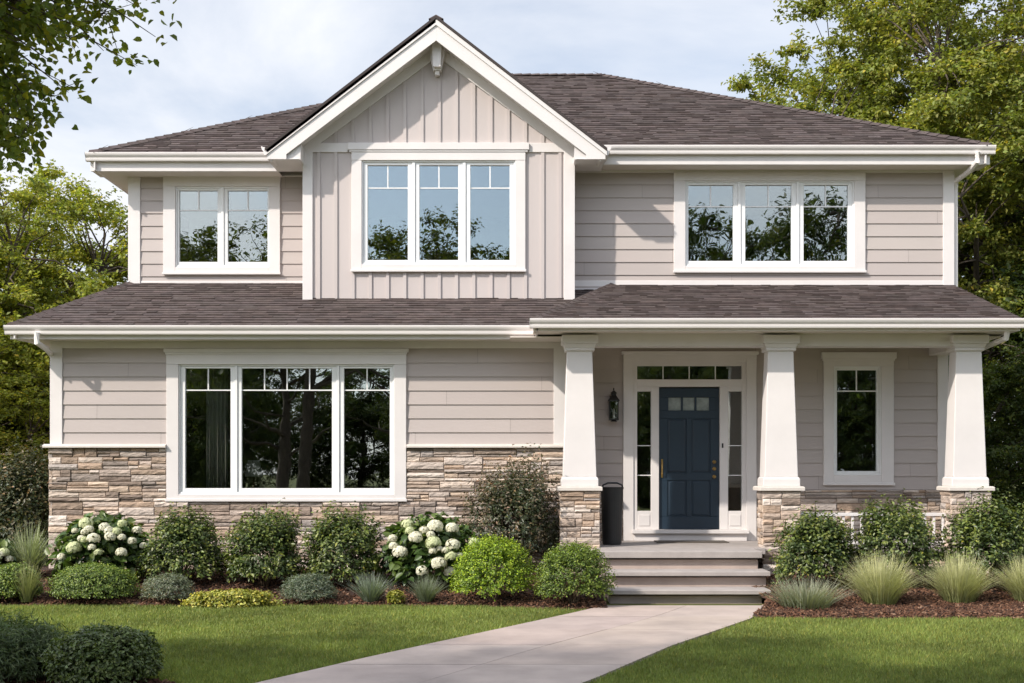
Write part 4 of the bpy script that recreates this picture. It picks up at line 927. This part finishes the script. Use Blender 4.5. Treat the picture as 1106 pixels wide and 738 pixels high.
def hydrangea(label, a, heads, seed):
    x, y, z, w_, h = P_(*a); y = min(y, 17.2); root = shrub('hydrangea', label, 'hydrangea', x, y, z, w_*.95, h*.93, .115, (.052, .095, .022), nspr=330, per=6, tipcol=(.10, .15, .03), seed=seed, rough=.07, sprig=.1, asp=.72, group='white flowering hydrangeas', hi=True)
    rq = random.Random(seed); heads = heads+[(rq.uniform(a[0]+14, a[1]-14), rq.uniform(a[2]+8, a[3]-24), rq.uniform(4, 6.5)) for _ in range(8)]
    for k, (hx2, hy2, rr) in enumerate(heads):
        yy = y-w_*.40+.12*random.random(); u_ = ((hx2-(a[0]+a[1])/2)/((a[1]-a[0])/2)); v_ = ((hy2-(a[2]+a[3])/2)/((a[3]-a[2])/2)); dep = math.sqrt(max(0, 1-min(1, u_*u_*.8+v_*v_*.7)))
        yy = y-w_*.5*dep-.02; s_ = yy/F
        floret_head(rr*.82*s_, seed*100+k, 'flower_head', root, (px(hx2, yy), yy, pz(hy2, yy)), (.80, .78, .62) if k % 4 else (.66, .70, .42))
hydrangea('white hydrangea with large flower heads left of the picture window, before the stone wall', (62, 162, 558, 630), [(93, 566, 9), (113, 570, 7), (101, 582, 8), (119, 580, 7), (80, 592, 9.5), (67, 602, 6), (131, 597, 7), (96, 572, 6), (132, 566, 6), (148, 573, 6), (88, 582, 5), (155, 590, 5), (106, 597, 5)], 101)
hydrangea('white hydrangea with many flower heads left of the lime boxwood', (410, 520, 560, 636), [(440, 567, 8), (470, 569, 10), (488, 571, 8.5), (449, 581, 9), (468, 587, 10), (489, 589, 9), (432, 597, 9.5), (424, 582, 6), (487, 601, 8), (474, 609, 10), (456, 617, 8), (486, 618, 7.5), (512, 587, 8), (425, 590, 6), (458, 573, 6)], 102)
hydrangea('white hydrangea at the far left edge beside the variegated grass', (-45, 16, 586, 628), [(4, 597, 7), (-8, 602, 8), (10, 604, 5), (-20, 596, 7), (-28, 606, 7)], 103)

# foreground plants
y = 9.75; x = px(112, y); shrub('foreground_shrub', 'dense dark green leafy shrub in the lawn at lower left foreground', 'shrub', x, y, .01, 110*y/F, 60*y/F, .034, (.072, .105, .026), nspr=1800, per=12, tipcol=(.125, .165, .042), seed=111, rough=.07, sprig=.14, asp=.55, yel=.0, hi=True)
shrub('feathery_shrub', 'feathery dark green fine-leaved shrub left of the foreground shrub', 'plant', px(8, 9.95), 9.95, .01, 1.0, .43, .06, (.075, .115, .034), nspr=1500, per=13, tipcol=(.12, .165, .055), seed=112, rough=.15, sprig=.5, asp=.13, yel=0)

# ------------------------------------------------------------------ trees
def tree_meshes(seed, height, crown_r, crown_z0, clumps, per, leaf, col, clump_r=.75, trunk_r=.22, asp=.62, flat=.5, yelp=.1, tipc=None, lean=(0, 0), limbs=14, shell=.5):
    r_ = np.random.default_rng(seed); rnd = random.Random(seed)
    cz = (height+crown_z0)/2; rz = (height-crown_z0)/2
    s = MB(); tr_ = [Vector((lean[0]*t*height*.7+.15*math.sin(t*4+seed), lean[1]*t*height*.7+.12*math.cos(t*5+seed), t*height*.72)) for t in np.linspace(0, 1, 9)]
    s.tube([tr_[0]-Vector((0, 0, .2))]+tr_, [trunk_r*1.5]+[trunk_r*(1.15-.95*t) for t in np.linspace(0, 1, 9)], 10)
    nodes = [(p, .5) for p in tr_[3:]]
    for k in range(limbs):
        t = rnd.uniform(.26, .95); i = t*8; a = tr_[int(i)].lerp(tr_[min(8, int(i)+1)], i-int(i)); az = k*2.4+rnd.uniform(-.4, .4); reach = crown_r*rnd.uniform(.55, .92)*(1-.35*max(0, t-.4)); rise = rz*rnd.uniform(.25, .75)
        end = a+Vector((math.cos(az)*reach, math.sin(az)*reach, rise)); m1 = a.lerp(end, .35)+Vector((rnd.uniform(-.3, .3), rnd.uniform(-.3, .3), -.1*rise)); m2 = a.lerp(end, .7)+Vector((rnd.uniform(-.3, .3), rnd.uniform(-.3, .3), rnd.uniform(-.1, .2)*rise))
        r0 = trunk_r*.45*(1.1-.6*t); pts = [a, a.lerp(m1, .5)+Vector((0, 0, .05)), m1, m1.lerp(m2, .5), m2, end]; s.tube(pts, [r0, r0*.8, r0*.65, r0*.5, r0*.38, r0*.14], 7); nodes += [(p, r0*.3) for p in pts[2:]]+[(pts[3].lerp(pts[4], .5), r0*.3), (pts[4].lerp(pts[5], .5), r0*.2)]
    npn = np.array([tuple(p) for p, _ in nodes])
    d = r_.normal(0, 1, (clumps, 3)); d /= np.linalg.norm(d, axis=1, keepdims=True); rad = r_.random(clumps)**shell
    lm = lump(d, seed+5, .17)
    cc = np.array([0, 0, cz])+d*np.array([crown_r, crown_r, rz])*(rad*lm)[:, None]; cc[:, 0] += lean[0]*cc[:, 2]*.7
    parts = []; allP = []; allN = []; allC = []
    for c in cc:
        j = int(np.argmin(np.sum((npn-c)**2, 1)+.6*np.maximum(0, npn[:, 2]-c[2])**2)); a = Vector(npn[j]); e = Vector(c); mid = a.lerp(e, .5)+Vector((rnd.uniform(-.2, .2), rnd.uniform(-.2, .2), rnd.uniform(-.05, .25)))
        s.tube([a, mid, e], [.028, .017, .006], 4, cap=False)
        rr = clump_r*r_.uniform(.55, 1.25); nsub = 7
        outd = (c-np.array([0, 0, cz])); outd /= np.linalg.norm(outd)+1e-6
        for q in range(nsub):     # twigs radiating from the clump centre
            dd = r_.normal(0, 1, 3)+outd*.9; dd[2] = dd[2]*flat+.12; dd /= np.linalg.norm(dd)+1e-6; te = c+dd*rr*r_.uniform(.6, 1.25)
            s.tube([e, Vector(te)], [.007, .002], 3, cap=False)
            m = per//nsub; t = r_.uniform(.12, 1.05, m)**.8; P = c+(te-c)*t[:, None]+r_.normal(0, rr*.14, (m, 3))*np.array([1, 1, .6]); P[:, 2] -= .05*t
            allP.append(P); allN.append(np.tile(np.array([0, 0, .9])+dd*.35, (m, 1)))
            k = r_.uniform(.75, 1.2); base = np.array(col)*k
            if tipc is not None and r_.random() < .4: base = np.array(tipc)*k
            allC.append(np.tile(base, (m, 1)))
    P = np.concatenate(allP); Nn = np.concatenate(allN); Cc = np.concatenate(allC)
    V, Fc, cl = leaves(P, Nn, leaf, asp, Cc, .55, np.tile(np.array([0, 0, -.35]), (len(P), 1))+r_.normal(0, .7, P.shape), yel=yelp)
    return s, V, Fc, cl
def tree(name, label, loc, args, group=None, rot=0, scale=1.):
    s, V, Fc, cl = tree_meshes(**args); root = empty(name, (0, 0, 0), label, 'tree', group)
    npmesh('crown', V, Fc, M['leaf'], root, cols=cl); s.build('trunk', M['bark'], root, smooth=True)
    root.location = loc; root.rotation_euler.z = rot; root.scale = (scale,)*3
    return root
def copy_tree(src, label, loc, rot, scale, group=None):
    c = src.copy(); C.objects.link(c); c.location = loc; c.rotation_euler = (0, 0, rot); c.scale = (scale[0], scale[0], scale[1]) if isinstance(scale, tuple) else (scale,)*3; c['label'] = label
    if group: c['group'] = group
    elif 'group' in c: del c['group']
    for ch in list(src.children):
        k = ch.copy(); C.objects.link(k); k.parent = c
    return c
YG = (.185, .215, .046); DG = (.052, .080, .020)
GL = 'leafy trees behind the house'
big = tree('broadleaf_tree', 'tall yellow-green broadleaf tree rising behind the right end of the house', (11.8, 31.5, 0), dict(seed=5, height=15.6, crown_r=6.5, crown_z0=2.6, clumps=860, per=380, leaf=.118, col=YG, tipc=(.27, .285, .062), yelp=.05, clump_r=.85, trunk_r=.36, limbs=24, shell=.42), GL)
lt = tree('broadleaf_tree', 'sunlit yellow-green tree beside the left end of the house', (-10.6, 27.0, 0), dict(seed=9, height=8.1, crown_r=3.3, crown_z0=.8, clumps=420, per=300, leaf=.092, col=(.215, .25, .045), tipc=(.32, .34, .06), yelp=.06, clump_r=.62, trunk_r=.18, limbs=18, shell=.45), GL)
copy_tree(lt, 'shorter leafy tree at the left edge of the picture', (-13.4, 29.5, 0), 2.1, (1.1, .98), GL)
copy_tree(lt, 'darker tree low behind the left edge of the house', (-9.2, 33, 0), 4.4, (1.25, .62), GL)
copy_tree(lt, 'dense tree in front of the others at far left', (-11.4, 23.2, 0), 1.0, (.8, .60), GL)
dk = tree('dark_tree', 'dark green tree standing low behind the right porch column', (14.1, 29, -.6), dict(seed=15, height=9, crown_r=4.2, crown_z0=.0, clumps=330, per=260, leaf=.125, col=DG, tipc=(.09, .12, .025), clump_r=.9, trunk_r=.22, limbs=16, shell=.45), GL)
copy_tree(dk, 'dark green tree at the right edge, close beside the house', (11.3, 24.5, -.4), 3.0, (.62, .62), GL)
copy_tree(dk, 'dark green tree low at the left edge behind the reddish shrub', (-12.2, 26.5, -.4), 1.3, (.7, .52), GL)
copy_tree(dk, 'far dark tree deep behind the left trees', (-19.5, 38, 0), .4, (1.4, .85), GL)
copy_tree(big, 'large broadleaf tree mostly beyond the right edge of the picture', (20.5, 36, 0), 2.2, .95, GL)

# trees across the street, seen only as reflections in the window glass
GB = 'trees across the street reflected in the windows'
for (x, y, s_, rot, z_) in [(-33, -30, 1.7, .3, 1.5), (-23, -31, 1.7, 1.4, 1.95), (-16.5, -29, 1.35, 2.2, 1.4), (1.2, -31, 1.2, 3.3, 1.7), (9.2, -27, 1.4, 4.1, 1.75), (16, -29, 1.6, 5.2, 1.85), (26, -27, 1.7, .9, 1.8), (37, -33, 1.8, 1.9, 1.9)]:
    copy_tree(dk, 'dark leafy tree across the street, seen reflected in the window glass', (x, y, -.5), rot, (s_, z_), GB)
for (x, y, s_, rot) in [(-21, -18.5, .62, 1.2), (-12.5, -18, .6, 2.6), (-3, -18.5, .62, .6), (6.5, -18, .6, 3.1), (15.8, -18.5, .66, 4.6), (25, -19, .66, 5.1), (-27, -23, 1.0, 1), (-17, -22, 1.0, 2), (-7, -22, .95, 3), (2, -21, .8, 4), (11, -21, .9, 5), (21, -21, 1.0, 6), (31, -24, 1., 2)]:
    copy_tree(dk, 'dark leafy tree across the street, seen reflected in the window glass', (x, y, -.3), rot, (s_, .8), GB)

# near tree, its twigs hang into the top left corner
def near_tree():
    s = MB(); r_ = np.random.default_rng(77); rnd = random.Random(5); base = Vector((-5.3, 4.6, 0))
    top = base+Vector((.3, .4, 4.4)); s.tube([base, base+Vector((.05, .1, 1.5)), base+Vector((.2, .2, 3)), top, top+Vector((.1, .1, 1.5))], [.2, .16, .14, .11, .05], 10)
    allP = []; allT = []
    D0 = 5.6
    tips = [(168, 40), (150, 8), (128, 30), (112, 55), (96, 12), (85, 52), (72, 20), (74, 100), (60, 70), (66, 104), (50, 40), (52, 132), (40, 90), (35, 10), (30, 60), (42, 138), (30, 115), (22, 150), (12, 80), (28, 172), (8, 130), (5, 180), (14, 30), (-10, 100), (-15, 30), (-12, 160), (190, 0), (60, -20), (110, -20), (20, -30), (135, -25), (-30, 60), (-30, 0), (-35, 130), (160, -40), (80, -60), (30, -80), (0, 8), (20, 45), (45, 22), (66, 2), (10, 108), (-5, 62), (88, 30), (104, 2)]
    hub = [Vector((px(-70, D0), D0-.3, pz(40, D0))), Vector((px(-60, D0), D0, pz(-60, D0))), Vector((px(-90, D0), D0+.2, pz(130, D0)))]
    for h_ in hub: s.tube([top-Vector((0, 0, .8)), top.lerp(h_, .5)+Vector((0, 0, .25)), h_], [.06, .04, .02], 7)
    for (a, b) in tips:
        d_ = D0+rnd.uniform(-.45, .5); e = Vector((px(a, d_), d_, pz(b, d_))); h_ = min(hub, key=lambda q: (q-e).length)
        mid = h_.lerp(e, .55)+Vector((0, 0, .10)); s.tube([h_, mid, e], [.010, .006, .0015], 5, cap=False)
        n = 46; t = np.array([rnd.uniform(.25, 1.03) for _ in range(n)])
        P = np.array([tuple((h_*(1-q)**2+mid*2*q*(1-q)+e*q*q)) for q in t]); off = r_.normal(0, .055, (n, 3)); P = P+off*np.array([1, 1, 1.]); allP.append(P); allT.append(off*6+np.array([.1, 0, -.45]))
        for _ in range(4):   # side twigs
            q = rnd.uniform(.45, .95); c = h_*(1-q)**2+mid*2*q*(1-q)+e*q*q; ee = c+Vector((rnd.uniform(-.12, .2), rnd.uniform(-.15, .15), rnd.uniform(-.2, .08))); s.tube([c, ee], [.003, .001], 4, cap=False)
            m = 14; tt = r_.uniform(.2, 1.1, m); P = np.array(c)+np.array(ee-c)*tt[:, None]+r_.normal(0, .022, (m, 3)); allP.append(P); allT.append(np.tile(np.array(ee-c)*3+np.array([0, 0, -.3]), (m, 1)))
    # fuller crown beyond the frame (left and above)
    for _ in range(200):
        c = np.array([-5.0, 4.7, 6.4])+r_.normal(0, 1, 3)*np.array([1.0, .9, .8])
        if c[0] > -3.6: continue
        m = 60; allP.append(c+r_.normal(0, .28, (m, 3))); allT.append(r_.normal(0, 1, (m, 3)))
    P = np.concatenate(allP); T = np.concatenate(allT); n = len(P)
    V, Fc, cl = leaves(P, np.tile(np.array([-.1, -.6, .55]), (n, 1)), .040, .70, (.155, .20, .036), .55, T, yel=.25, yelc=(1.7, 1.4, .9), hi=True)
    root = empty('near_tree', (base.x, base.y, 0), 'close leafy tree whose dark twigs hang into the top left corner', 'tree')
    npmesh('crown', V, Fc, M['leaf'], root, cols=cl); s.build('trunk', M['bark'], root, smooth=True)
near_tree()
# trees beside the camera: out of frame, they dapple the foreground lawn
SH = 'street trees shading the front lawn'
st_ = tree('street_tree', 'street tree beside the viewer, known by its shade on the foreground lawn', (-11.4, 2.8, 0), dict(seed=33, height=10.6, crown_r=2.7, crown_z0=5.4, clumps=230, per=120, leaf=.13, col=(.10, .13, .025), clump_r=.7, trunk_r=.16, limbs=14, shell=.5), SH)
st_.location = (-10.3, 3.6, 0); st_.scale = (1, 1, .82)
for (x, y, s_, rot) in [(-6.0, 3.5, 1.0, 2.0), (-2.5, 3.1, .9, 3.6)]:
    copy_tree(st_, 'street tree beside the viewer, known by its shade on the foreground lawn', (x, y, 0), rot, (s_, .82), SH)
